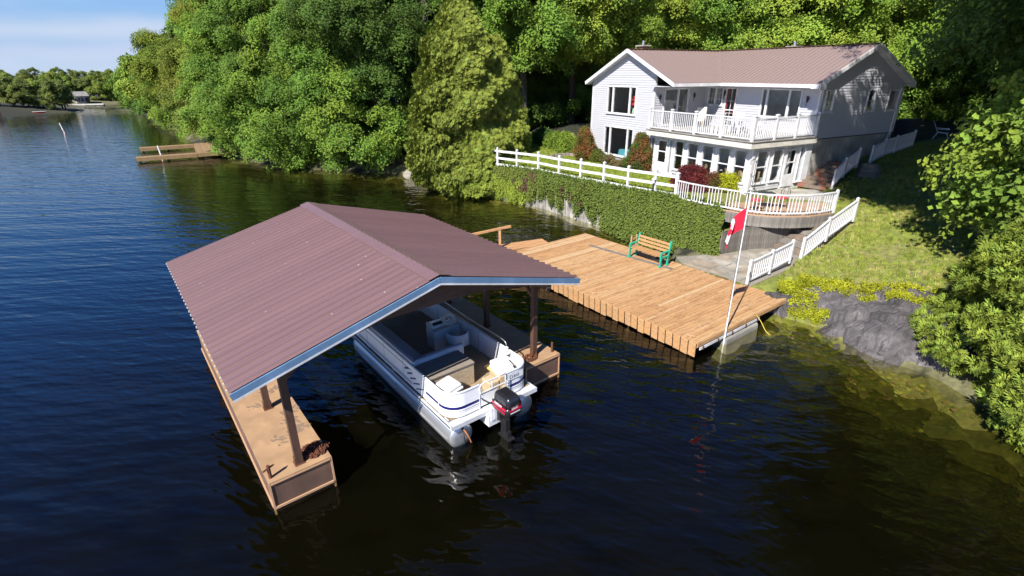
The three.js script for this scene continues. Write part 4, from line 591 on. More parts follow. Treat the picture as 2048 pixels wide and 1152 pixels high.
  const doorLeaf = (ax, c, a0, a1) => { const g = new THREE.Group(); g.name = 'storm_door'; ho.add(g); part(g, 'leaf', [wallBox(ax, c, .0, a0, a1, 2.3, 2.95, .05), wallBox(ax, c, 0, a0, a0 + .13, 2.95, 4.3, .05), wallBox(ax, c, 0, a1 - .13, a1, 2.95, 4.3, .05), wallBox(ax, c, 0, a0 + .13, a1 - .13, 4.18, 4.3, .05), wallBox(ax, c, 0, a0 + .13, a1 - .13, 3.55, 3.61, .05)], M.white); part(g, 'pane', wallBox(ax, c, -.01, a0 + .13, a1 - .13, 2.95, 3.55, .006), M.glass); part(g, 'pane', wallBox(ax, c, -.01, a0 + .13, a1 - .13, 3.61, 4.18, .006), M.glass); part(g, 'handle', wallBox(ax, c, .05, a1 - .1, a1 - .06, 3.2, 3.34, .04), M.steel); };
  openF.forEach((h, k) => { if (k === 1) doorLeaf('t', 3.6, h[0], h[1]); else windowAt(w7, 't', 3.6, 1, ...h, { mid: k > 2 ? 3.5 : undefined, fr: .045, name: k > 2 ? 'sunroom_window' : 'sidelight', noSill: k < 3 }); });
  const sw = [[2.38, 3.3, 2.68, 4.32], [1.28, 2.1, 2.68, 4.32], [.12, 1.02, 2.3, 4.32], [-.66, -.04, 2.5, 4.32]]; const w8 = wall('sunroom_side', 's', 5.9, 1, -.85, 3.6, sr - .15, () => 4.52, sw, M.white, 0);
  sw.forEach((h, k) => { if (k === 2) doorLeaf('s', 5.9, h[0], h[1]); else windowAt(w8, 's', 5.9, 1, ...h, { mid: k < 2 ? 3.5 : undefined, fr: .05, name: 'sunroom_window' }); });
  part(ho, 'base_siding', [bx(5.3, .12, .03, 3.22, 2.36, 3.625), bx(5.3, .12, .03, 3.22, 2.5, 3.63), bx(.03, .12, 2.3, 5.93, 2.36, 2.4), bx(.03, .12, 2.3, 5.932, 2.5, 2.4)], M.white);
  part(ho, 'corner_post', bx(.16, 2.25, .16, 5.9, 3.4, 3.6), M.white); part(ho, 'buttress', [bx(.5, 2.3, .5, 5.72, 3.4, -.72)], M.white); part(ho, 'downpipe', [bx(.08, 2.5, .06, 5.97, 5.9, -8.0), beam([6.0, 4.7, -8.0], [6.06, 2.9, -6.6], .07, .07)], M.white);
  // wall lanterns
  for (const [p, ax] of [[[-1.82, 6.55, 2.95], 's'], [[-1.82, 6.6, .12], 's'], [[-.3, 6.75, -.82], 't'], [[5.2, 6.6, -.82], 't']]) { const g = new THREE.Group(); g.name = 'wall_lantern'; g.position.set(...p); ho.add(g); part(g, 'cage', [cy(.07, .04, .2, 6, .02, 0, .02), cy(.0, .09, .1, 6, .02, .15, .02)], M.iron); part(g, 'bracket', [bx(.1, .03, .1, -.03, .2, -.02), tube([[-.04, .2, -.02], [-.02, -.12, .02], [.0, -.3, .0]], .016, 6)], M.iron); }
}
{ // furniture on the deck and in the rooms: things of their own
  const H = (s, y, t) => { const [x, z] = fromHouse(s, t); return [x, y, z]; };
  const patioChair = (name, label, s, t, ry, group) => { const g = thing(name, label, 'chair', H(s, 4.862, t), HOUSE.ry + ry, group); for (const [x, z] of [[-.24, .22], [.24, .22], [-.24, -.22], [.24, -.22]]) part(g, 'leg', beam([x, 0, z * 1.1], [x * .95, .42, z], .05, .05), M.vinyl); part(g, 'seat', rb(.52, .04, .5, .015, 0, .43, 0), M.vinyl); part(g, 'armrest', beam([-.28, .63, .24], [-.28, .66, -.24], .06, .03), M.vinyl); part(g, 'armrest', beam([.28, .63, .24], [.28, .66, -.24], .06, .03), M.vinyl); for (let k = 0; k < 5; k++) part(g, 'back_slat', beam([-.2 + k * .1, .45, -.24], [-.22 + k * .11, .92, -.34], .05, .02), M.vinyl); part(g, 'back_rail', beam([-.26, .92, -.34], [.26, .92, -.34], .04, .06), M.vinyl); return g; };
  patioChair('patio_chair', 'white slatted patio chair near the deck door', 1.9, .3, .3); patioChair('patio_chair', 'white patio chair behind the railing at deck table', 2.6, 2.6, 2.8); patioChair('patio_chair', 'white patio chair between deck table and picture window', 3.8, .9, -.2);
  { const g = thing('deck_lounger', 'cream cushioned deck chair under the gridded window', 'chair', H(-.5, 4.862, .8), HOUSE.ry + .6); for (const [x, z] of [[-.25, .3], [.25, .3], [-.25, -.25], [.25, -.25]]) part(g, 'leg', bx(.05, .36, .05, x, .18, z), M.wicker); part(g, 'seat_cushion', rb(.6, .14, .7, .05, 0, .42, 0), M.cream); part(g, 'back_cushion', rb(.6, .72, .16, .06, 0, .82, -.36, -.25), M.cream); }
  { const g = thing('patio_table', 'round white patio table on the deck', 'table', H(3.1, 4.862, 1.8), 0); part(g, 'tabletop', cy(.58, .58, .03, 24, 0, .72, 0), M.vinyl); for (let k = 0; k < 4; k++) part(g, 'leg', beam([Math.cos(k * 1.57) * .4, 0, Math.sin(k * 1.57) * .4], [Math.cos(k * 1.57) * .3, .71, Math.sin(k * 1.57) * .3], .05, .05), M.vinyl); }
  const wick = (s, t, ry, label) => { const g = thing('wicker_chair', label, 'chair', H(s, 2.3, t), HOUSE.ry + ry, 'wicker chairs in the sunroom'); part(g, 'base', [cy(.3, .26, .36, 14, 0, .18, 0)], M.wicker); part(g, 'seat_cushion', cy(.3, .3, .1, 14, 0, .42, 0), M.cream); part(g, 'barrel_back', new THREE.LatheGeometry([[.33, 0], [.38, .3], [.4, .52], [.37, .52], [.31, .1]].map(([x, y]) => new THREE.Vector2(x, y)), 16, 1.6, 3.5).translate(0, .36, 0), M.wicker); };
  for (const [s, t, r] of [[.95, 2.9, .4], [2.1, 2.95, -.3], [4.2, 2.9, .5], [5.2, 3.0, .9], [5.3, 2.0, 1.8]]) wick(s, t, r, 'round backed tan wicker chair behind the sunroom glass');
  { const g = thing('sunroom_table', 'small tan table with pale cloth inside the sunroom', 'table', H(3.1, 2.3, 2.8), HOUSE.ry); part(g, 'tabletop', cy(.4, .4, .04, 18, 0, .68, 0), M.cream); part(g, 'pedestal', cy(.07, .22, .66, 12, 0, .33, 0), M.wicker); }
  { const g = thing('covered_table', 'table under a teal cloth behind the lower gable window', 'table', H(-4.75, 2.3, 2.75), HOUSE.ry); const c = new THREE.CylinderGeometry(.62, .72, .75, 40, 6, true), Pp = c.attributes.position; for (let i = 0; i < Pp.count; i++) { const a = Math.atan2(Pp.getZ(i), Pp.getX(i)), k = 1 + .05 * Math.sin(a * 14) * (.4 - Pp.getY(i)); Pp.setX(i, Pp.getX(i) * k * 1.25); Pp.setZ(i, Pp.getZ(i) * k * .7); } c.computeVertexNormals(); part(g, 'cloth_drape', c.translate(0, .375, 0), M.teal); part(g, 'cloth_top', cy(.62, .62, .02, 30, 0, .755, 0).scale(1.25, 1, .7), M.teal); }
  { const g = thing('flower_vase', 'tall pale vase of red flowers behind the upper gable window', 'vase', H(-4.3, 4.8, 2.9), 0); part(g, 'stand', bx(.3, .6, .3, 0, .3, 0), M.cream); part(g, 'vase', new THREE.LatheGeometry([[0, 0], [.08, 0], [.12, .18], [.06, .4], [.09, .46]].map(([x, y]) => new THREE.Vector2(x, y)), 14).translate(0, .6, 0), std([.35, .5, .33], .4)); const r = rngOf(5), f = []; for (let k = 0; k < 26; k++) { const a = r() * 6.28, q = r() * .24; f.push(xf(new THREE.IcosahedronGeometry(.06 + r() * .03, 0), Math.cos(a) * q, 1.2 + r() * .55, Math.sin(a) * q)); } part(g, 'blossoms', f, std([.6, .03, .05], .7)); part(g, 'stems', [0, 1, 2, 3, 4].map((k) => rod([0, 1, 0], [Math.cos(k * 1.3) * .15, 1.5, Math.sin(k * 1.3) * .15], .01)), std([.06, .16, .03], .8)); }
}
// ------------------------------------------------------------ trees: trunk and limbs, crowns of many small leaf sprays
const leafMat = phys([1, 1, 1], .95, { transmission: .4, thickness: 0, ior: 1.35, specularIntensity: .35 });
const needleMat = phys([1, 1, 1], .95, { ior: 1.35, specularIntensity: .3 });
const rv = (r) => { const z = r() * 2 - 1, a = r() * 6.28318, s = Math.sqrt(1 - z * z); return V3(s * Math.cos(a), z, s * Math.sin(a)); };
function leafSpray(seed, n, R, L, w, flat = .6, droop = .3) {      // n folded leaves round a twig end
  const r = rngOf(seed), pos = [], idx = [];
  for (let k = 0; k < n; k++) {
    const c = rv(r).multiplyScalar(R * Math.cbrt(r())); c.y *= flat; const d = rv(r); d.y = d.y * .5 - droop; d.normalize(); const up = rv(r).multiplyScalar(.6).add(V3(0, 1, 0)).normalize(), s = V3().crossVectors(d, up).normalize(), n2 = V3().crossVectors(s, d), l = L * (.7 + r() * .6), hw = w * (.7 + r() * .5) / 2, b = pos.length / 3;
    const m = c.clone().addScaledVector(d, l * .48);
    for (const p of [c, m.clone().addScaledVector(s, hw).addScaledVector(n2, hw * .3), c.clone().addScaledVector(d, l), m.clone().addScaledVector(s, -hw).addScaledVector(n2, hw * .3)]) pos.push(p.x, p.y, p.z);
    idx.push(b, b + 1, b + 2, b, b + 2, b + 3);
  }
  const g = geoOf(pos, idx).toNonIndexed(); g.computeVertexNormals(); return g;
}
function cedarSpray(seed, fans = 7, R = .42) {                      // flat ferny fans fanning outwards (+z) and a little up
  const r = rngOf(seed), pos = [], idx = [];
  for (let f = 0; f < fans; f++) {
    const o = V3((r() - .5) * R * 1.1, (r() - .5) * R * .9, (r() - .6) * R * .8), d = V3((r() - .5) * 1.5, .35 + (r() - .4) * 1.1, .35 + r() * .5).normalize(), s = V3().crossVectors(d, rv(r).multiplyScalar(.6).add(V3(0, .35, 1))).normalize(), len = R * (.7 + r() * .5);
    for (let k = 0; k < 6; k++) { const a = (k - 2.5) * .34 + (r() - .5) * .2, dd = d.clone().multiplyScalar(Math.cos(a)).addScaledVector(s, Math.sin(a)), l = len * (1 - Math.abs(k - 2.5) * .12), side = V3().crossVectors(dd, V3().crossVectors(d, s)).normalize(), b = pos.length / 3, hw = .032 * R / .42; for (const p of [o.clone().addScaledVector(dd, l * .15), o.clone().addScaledVector(dd, l * .6).addScaledVector(side, hw), o.clone().addScaledVector(dd, l), o.clone().addScaledVector(dd, l * .6).addScaledVector(side, -hw)]) pos.push(p.x, p.y, p.z); idx.push(b, b + 1, b + 2, b, b + 2, b + 3); }
  }
  const g = geoOf(pos, idx).toNonIndexed(); g.computeVertexNormals(); return g;
}
const SPRAY = [1, 2, 3].map((s) => leafSpray(s, 66, .66, .19, .125)), SPRAY_FAR = [4, 5].map((s) => leafSpray(s, 40, .78, .40, .28)), SPRAY_BIG = leafSpray(8, 12, .30, .17, .145, .5, .5), CEDAR = [11, 12].map((s) => cedarSpray(s)), IVY = [21, 22].map((s) => leafSpray(s, 20, .2, .095, .08, .9, .5)), SMALL = [31, 32].map((s) => leafSpray(s, 26, .2, .085, .055, .9, .1)), TUFT = (() => { const r = rngOf(3), pos = [], idx = []; for (let k = 0; k < 9; k++) { const a = r() * 6.28, q = r() * .06, h = .05 + r() * .07, b = pos.length / 3, x = Math.cos(a) * q, z = Math.sin(a) * q, lx = (r() - .5) * .07, lz = (r() - .5) * .07; pos.push(x - .006, 0, z, x + .006, 0, z + .004, x + lx, h, z + lz); idx.push(b, b + 1, b + 2); } const g = geoOf(pos, idx).toNonIndexed(); g.computeVertexNormals(); return g; })();
function scatter(parent, name, geo, mat, items, kind) {             // items: {p, q, s, c}
  const m = shadows(new THREE.InstancedMesh(geo, mat, items.length)), o = new THREE.Matrix4(), c = new THREE.Color();
  items.forEach((it, i) => { m.setMatrixAt(i, o.compose(it.p, it.q, typeof it.s === 'number' ? V3(it.s, it.s, it.s) : it.s)); m.setColorAt(i, c.setRGB(...it.c)); });
  m.name = name; m.userData.kind = 'stuff'; parent.add(m); return m;
}
const QE = (x, y, z, o = 'YXZ') => new THREE.Quaternion().setFromEuler(new THREE.Euler(x, y, z, o));
const QY = new THREE.Vector3(0, 1, 0), facing = (n, r) => new THREE.Quaternion().setFromUnitVectors(QY, n.normalize()).multiply(QE((r() - .5) * .7, r() * 6.28, (r() - .5) * .7));   // leaves turn their faces outward to the light
const tint = (c, r, v = .35) => { const k = 1 + (r() - .5) * v, h = (r() - .5) * .16; return [c[0] * k * (1 + h), c[1] * k, c[2] * k * (1 - h)]; };
function limb(a, b, r0, r1, bend, r, n = 6) { const m = a.clone().lerp(b, .5).add(V3((r() - .5) * bend, bend * .25, (r() - .5) * bend)), c = new THREE.QuadraticBezierCurve3(a, m, b), g = new THREE.TubeGeometry(c, 6, 1, n), P = g.attributes.position; for (let i = 0; i < P.count; i++) { const t = Math.floor(i / (n + 1)) / 6, o = c.getPoint(t), k = mix(r0, r1, t); P.setXYZ(i, o.x + (P.getX(i) - o.x) * k, o.y + (P.getY(i) - o.y) * k, o.z + (P.getZ(i) - o.z) * k); } g.computeVertexNormals(); return g; }
let treeSeed = 100;
function broadleaf(label, x, z, h, R, col, o = {}, group) {
  const { from = .22, lobes = 44, per = 17, spray = SPRAY, size = 1, lean = [0, 0], bark = M.bark, name = 'broadleaf_tree', shape = .75, low = 0, mat = leafMat } = o, r = rngOf(treeSeed++), y0 = (o.y ?? landY(x, z)) - .1, t = thing(name, label, 'tree', [x, y0, z], 0, group);
  const top = V3(lean[0], h * .72, lean[1]), rt = .018 * h + .05, bits = [limb(V3(0, 0, 0), top, rt, rt * .35, h * .05, r, 8)], items = [[], [], []], nv = spray.length;
  const rr = (k) => R * Math.pow(Math.max(.05, Math.sin(Math.PI * (.12 + .80 * k))), shape);
  for (let q = 0; q < lobes; q++) {
    let k, tries = 0; do { k = r(); } while (r() > rr(k) / R + .1 && tries++ < 9); const a = q * 2.39996 + r() * .7, rho = (.40 + .60 * Math.sqrt(r())) * rr(k), cy_ = h * mix(from, .97, k) - low * (rho / R) * r() * h * .16, c = V3(Math.cos(a) * rho + lean[0] * k * 1.25, cy_, Math.sin(a) * rho + lean[1] * k * 1.25), lr = (.24 + .16 * r()) * R * (1.05 - .35 * k);
    if (q % 4 === 0) { const f = clamp(cy_ / (h * .72) * .8, .12, .95); bits.push(limb(V3(lean[0] * f, h * .72 * f, lean[1] * f), c, rt * .38 * (1 - f * .5), .025, R * .2, r, 5)); }
    const tone = tint(col, r, .3); for (let n = 0; n < per; n++) { const d = rv(r); if (d.y < -.6) d.y *= -.6; const p = c.clone().add(V3(d.x * lr, d.y * lr * .8, d.z * lr).multiplyScalar(.72 + .4 * r())); items[Math.floor(r() * nv)].push({ p, q: facing(V3(d.x * .6 + Math.cos(a) * .35, .75 + d.y * .3, d.z * .6 + Math.sin(a) * .35), r), s: size * (.75 + r() * .5), c: tint(tone, r, .25) }); }
  }
  part(t, 'trunk', bits, bark); const cr = new THREE.Group(); cr.name = 'crown'; t.add(cr); items.forEach((it, k) => { if (it.length) scatter(cr, 'leaves', spray[k], mat, it); }); return t;
}
function conifer(label, x, z, h, R, col, o = {}, group) {
  const { n = 1300, size = 1, name = 'cedar_tree', power = .8, from = .02, droop = 0, y, lean = [0, 0] } = o, r = rngOf(treeSeed++), y0 = (y ?? landY(x, z)) - .1, t = thing(name, label, 'tree', [x, y0, z], 0, group), items = [[], []];
  const prof = (k) => R * Math.pow(1 - k, power) * (k < .12 ? .72 + k * 2.3 : 1);
  part(t, 'trunk', [limb(V3(0, 0, 0), V3(lean[0], h * .93, lean[1]), .013 * h + .05, .02, .2, r, 7), ...Array.from({ length: 26 }, (_, k) => { const f = .05 + k * .034, a = k * 2.4; return limb(V3(0, h * f, 0), V3(Math.cos(a) * prof(f) * .75, h * f + .25, Math.sin(a) * prof(f) * .75), .03, .01, .2, r, 4); })], M.bark);
  const bumps = Array.from({ length: 70 }, () => [r() * 6.28, r(), .25 + r() * .55]);
  for (let q = 0; q < n; q++) {
    let k; do { k = r(); } while (r() > Math.pow(1 - k, .55) + .06); const a = r() * 6.28; let bump = 0; for (const [ba, bk, w] of bumps) { const da = Math.abs(((a - ba + 9.42) % 6.28) - 3.14), dk = Math.abs(k - bk) * 9; const e = 1 - (da * da * 2.2 + dk * dk) / w; if (e > bump) bump = e; }
    const rho = prof(k) * (.60 + .38 * bump + .14 * r()), p = V3(Math.cos(a) * rho + lean[0] * k, h * mix(from, 1, k) - droop * rho * .3 + (r() - .5) * .3, Math.sin(a) * rho + lean[1] * k);
    items[q & 1].push({ p, q: QE(-.35 + droop * .6 + (r() - .5) * .8, Math.PI / 2 - a + (r() - .5) * .9, (r() - .5) * 1.2), s: size * (.75 + r() * .55), c: tint(col, r, .4) });
  }
  const cr = new THREE.Group(); cr.name = 'crown'; t.add(cr); items.forEach((it, k) => scatter(cr, 'sprays', CEDAR[k], needleMat, it)); return t;
}
const G1 = [.130, .225, .030], G2 = [.175, .278, .037], G3 = [.082, .145, .022], GOLD = [.185, .225, .041], LIME = [.245, .33, .044], PINE = [.18, .225, .055];
// along the shore, from the house bay outward
const shoreTrees = [
  [-10.6, -46.6, 17, 4.6, G3, 'tall dark maple leaning at the bay beside the big cedar', { lean: [-2.2, 1.0], from: .34 }], [-13.4, -46.6, 9.5, 4.3, G2, 'bushy bright maple overhanging the water near the cedar', { from: .05, low: 1 }],
  [-17.0, -48.2, 13, 4.8, G1, 'rounded green maple on the shore behind the shelter roof', { from: .08, low: 1 }], [-20.8, -49.6, 12, 4.6, G2, 'leafy shore tree with low boughs touching the lake', { from: .05, low: 1 }], [-24.8, -52.6, 15, 4.8, G1, 'broad shore tree between low maples', { from: .06, low: 1 }],
  [-28.6, -55.6, 14.5, 4.6, G2, 'green shore tree with a pale leaning trunk', { from: .07, low: 1 }], [-31.5, -60.5, 15.5, 5.0, [.19, .225, .03], 'olive green shore tree above the neighbouring dock', { from: .04, low: 1 }], [-35.0, -65.5, 14, 5.0, GOLD, 'yellowish green shore tree just beyond the neighbouring dock', { from: .04, low: 1 }], [-40.2, -70.5, 12, 4.8, [.17, .225, .028], 'mid green tree leaning over far dock shallows', { from: .06, lean: [-2.4, 1.4] }],
  [-46.5, -77.5, 10.5, 4.8, G2, 'rounded tree on the shore past the yellowish one', { from: .05 }], [-53.0, -87, 9.8, 4.6, LIME, 'lime green tree reaching out over the open lake', { from: .05, lean: [-4.0, 1.5] }], [-62, -99, 9.5, 5, G1, 'distant rounded shore tree at the lake narrows', { from: .05 }], [-72, -110, 10, 5.5, G3, 'dark distant shore tree at the lake narrows', { from: .05 }], [-84, -125, 9.5, 5.5, G2, 'small distant tree where the shore bends away', { from: .05 }], [-97, -141, 9, 5.5, G1, 'far small tree on the last visible point', { from: .05 }], [-108, -156, 9.5, 5.5, G3, 'far dark tree at the head of the bay', { from: .05 }],
];
for (const [x, z, h, R, c, l, o] of shoreTrees) broadleaf(l, x, z, h, R, c, z < -80 ? { ...o, lobes: 30, per: 12, spray: SPRAY_FAR, size: 1.1 } : { ...o, lobes: 62, per: 19 }, 'trees along the lake shore');
// second rank, filling up to the top of the picture
const rear = [[-14, -53, 22, 6.2, G1], [-20, -56, 23, 6.4, G3], [-26, -60, 23, 6.5, G1], [-31.5, -66.5, 22, 6.2, G2], [-36, -72.5, 19.5, 5.2, G1], [-8, -52, 20, 5.5, G3], [-43, -82, 15, 5.5, G3], [-52, -96, 13, 6, G1], [-64, -112, 13, 6, G3], [-78, -130, 13, 7, G1]];
for (const [i, [x, z, h, R, c]] of rear.entries()) broadleaf(i < 6 ? 'tall forest tree rising behind the shore maples' : 'forest tree rising behind the farther shore trees', x, z, h, R, c, { from: .25, lobes: 46, per: 14, spray: i > 5 ? SPRAY_FAR : SPRAY, size: 1.25 }, i < 6 ? 'tall trees behind the shore maples' : 'trees behind the farther shore');
{ // a dead bare tree standing among the leafy ones
  const r = rngOf(66), t = thing('bare_tree', 'dead tree with pale bare branches between the maples and the cedar', 'tree', [-7.4, landY(-7.4, -46.5), -46.5]), bits = [limb(V3(0, 0, 0), V3(.6, 15, .3), .2, .03, .8, r, 7)];
  for (let k = 0; k < 22; k++) { const y = 5 + k * .45, a = k * 2.4, L = (3.2 - k * .1) * (.6 + r() * .6), p = V3(.04 * y, y, .02 * y), q = p.clone().add(V3(Math.cos(a) * L, L * (.5 + r() * .5), Math.sin(a) * L)); bits.push(limb(p, q, .05, .012, .5, r, 5)); for (let j = 0; j < 3; j++) { const m = p.clone().lerp(q, .4 + .2 * j); bits.push(limb(m, m.clone().add(rv(r).multiplyScalar(.9).add(V3(0, .5, 0))), .018, .006, .2, r, 4)); } }
  part(t, 'trunk', bits, M.barkPale);
}
// the big golden cedar on the corner of the wall
conifer('huge golden green cedar at the corner of the planted wall', -3.7, -38.6, 11.7, 4.1, GOLD, { n: 12000, size: .62, power: .40, y: .8, from: -.06 });
conifer('shoulder stem of golden green cedar on its house side', -1.4, -39.6, 9.2, 2.9, [.18, .22, .038], { n: 5600, size: .62, power: .42, y: 1.2, from: -.03 });
conifer('smaller cedar skirt growing at the water below the golden cedar', -2.4, -36.6, 4.6, 2.4, [.175, .225, .036], { n: 1700, size: .75, power: .5, y: .1, from: -.03 });
// trees behind the garden and the house
const back = [[1.2, -47.5, 17, 5.2, G2, .34], [5.6, -49.5, 16, 5.0, LIME, .38], [9.4, -50.5, 18, 5.2, G2, .34], [-3.2, -48, 18, 5.0, G1, .3], [13.6, -52, 17, 5.2, LIME, .2], [18.0, -51.5, 16, 5.2, G2, .15], [22.6, -50.5, 16, 5.2, LIME, .12], [27.0, -48.5, 17, 5.2, LIME, .12], [31.5, -47, 17, 5.4, G2, .1], [36.5, -45.5, 17, 5.6, G1, .08], [42, -42, 17, 6, G3, .08], [46, -36, 18, 6, G3, .08], [3, -56, 22, 6, G1, .3], [11, -58, 22, 6, G3, .3], [20, -58, 22, 6, G1, .2], [29, -56, 22, 6, G2, .2], [38, -52, 22, 6, G3, .2], [-4, -55, 21, 6, G3, .3]];
const BACK_LABEL = ['bright maple rising between golden cedar and garden bed', 'lime green maple behind the raised garden bed', 'bright maple beside the lake side gable corner', 'green maple close behind the golden cedar', 'lime green tree behind the chimney of the lake side gable', 'bright tree above the bend of the house roof', 'lime green tree behind the chimney of the long wing', 'lime green tree behind the end gable of the long wing', 'bright tree between end gable and back garden bed', 'green tree straight behind the back garden bed', 'dark tree beside the back garden bed', 'dark tree farther along the back lawn edge'];
for (const [i, [x, z, h, R, c, from]] of back.entries()) broadleaf(BACK_LABEL[i] ?? 'tall tree deep in the woods behind the house', x, z, h, R, i < 9 ? c.map((v) => v * 1.15) : c, { from, lobes: i < 12 ? 92 : 50, per: i < 12 ? 22 : 15, size: i < 12 ? 1 : 1.25, bark: i % 3 ? M.bark : M.barkPale }, i < 4 ? 'maples behind the garden' : i < 9 ? 'trees close behind the house' : i < 12 ? 'trees behind the back garden bed' : 'trees deep in the woods');
for (const [i, [x, z]] of [[-18, -68], [-8, -66], [0, -68], [8, -68], [16, -68], [24, -67], [32, -65], [40, -62], [48, -58], [54, -50], [56, -42], [-28, -76], [-38, -90], [50, -28], [44, -28]].entries()) broadleaf('tall tree in the rear rank of the woods', x, z, 24 + (i % 3) * 2, 7, i % 2 ? G1 : G3, { from: .08, lobes: 44, per: 12, spray: SPRAY_FAR, size: 1.25 }, 'rear rank of the woods');
// undergrowth under the trees
{ const r = rngOf(515); for (let k = 0; k < 84; k++) { const f = (k % 42) / 41, x = mix(-9, 40, f) + (r() - .5) * 3, z = (k < 42 ? -47.5 : -54) - r() * 5 + (x > 24 ? (x - 24) * .35 : 0) - (x < 0 ? -x * .15 : 0); const [s, t] = toHouse(x, z); if (s > -9.5 && t > -9.5 && s < 7) continue; broadleaf('leafy sapling in the undergrowth at the edge of the woods', x, z, (k < 42 ? 2.2 : 5) + r() * 2.2, (k < 42 ? 1.6 : 2.2) + r() * .6, r() < .5 ? G1 : G3, { from: .05, lobes: k < 42 ? 14 : 20, per: 12, size: k < 42 ? .8 : 1.1, name: 'sapling' }, 'undergrowth behind the garden and house'); } }
// big trees on the bank that shade the lawn
broadleaf('very tall dark maple shading the side lawn of the house', 22.2, -20.6, 22, 7.0, G3, { from: .26, lobes: 110, per: 22, size: 1.1 }); broadleaf('tall dark tree on the bank beside the mossy rock', 15.4, -11.2, 23, 5.5, G3, { from: .60, lobes: 80, per: 22, size: 1.15, lean: [-3.2, -.8] });
broadleaf('dark spreading tree at the edge of the side lawn', 28.5, -24, 19, 6.5, G3, { from: .2, lobes: 60, per: 18, size: 1.1 }); broadleaf('dark tree standing behind the white lawn chair', 35, -33, 18, 6.5, [.06, .12, .02], { from: .15, lobes: 60, per: 18, size: 1.1 });
broadleaf('young broad leaved tree with large bright leaves above the rock', 18.7, -15.9, 8.2, 3.7, [.20, .285, .036], { from: .1, lobes: 90, per: 24, spray: [SPRAY_BIG], size: 1.25, low: 1 });
broadleaf('bushy young tree with large leaves between the bright tree and the ragged cedar', 17.2, -14.0, 4.8, 2.5, [.165, .25, .034], { from: .06, lobes: 46, per: 22, spray: [SPRAY_BIG], size: 1.2, low: 1 });
conifer('ragged cedar leaning over the water beside the bare rock', 14.8, -12.1, 4.8, 3.0, [.18, .235, .036], { n: 4600, size: .56, power: .6, from: -.16 }); conifer('low cedar overhanging the shallow water past the rock', 14.2, -9.7, 4.2, 2.7, [.175, .23, .036], { n: 3600, size: .56, power: .6, from: -.16 }); conifer('dark cedar standing between young tree and rock', 16.2, -14.0, 4.6, 2.2, [.10, .14, .028], { n: 1400, size: .75, power: .6, from: -.02 });
// far shore
{ const r = rngOf(404), spots = []; for (let k = 0; k < 52; k++) { const f = k / 51; spots.push([mix(-196, -105, f) + (r() - .5) * 6, mix(-113, -121, f) - r() * 9 - (f > .85 ? 3 : 0)]); } for (let k = 0; k < 44; k++) { const f = k / 43; spots.push([mix(-150, -112, f) + (r() - .5) * 5, mix(-158, -168, f) - r() * 9 - 2]); } for (let k = 0; k < 12; k++) spots.push([-112 + k * 2 + (r() - .5) * 2, -172 - k * 1.5 - r() * 6]);
  for (const [k, [x, z]] of spots.entries()) { const near = k < 52, pine = r() < .55, h = (near ? 5.6 : 8.0) + r() * 1.9, y = Math.max(.15, rbf(x, z)) ; broadleaf(near ? (pine ? 'small dark pine on the near point across the lake' : 'small green tree on the near point across the lake') : pine ? 'distant pine on the far shore across the lake' : 'distant green tree on the far shore across the lake', x, z, h - Math.min(y, 2) * .6, pine ? 2.3 : 2.9, pine ? PINE : [.25, .32, .06], { y: Math.min(y, 1.6), from: pine ? .14 : .04, lobes: 22, per: 10, spray: SPRAY_FAR, size: .62, shape: pine ? 1 : .6, name: pine ? 'pine_tree' : 'broadleaf_tree' }, near ? (pine ? 'pines on the near point' : 'leafy trees on the near point') : pine ? 'pines on the far shore' : 'leafy trees on the far shore'); } }
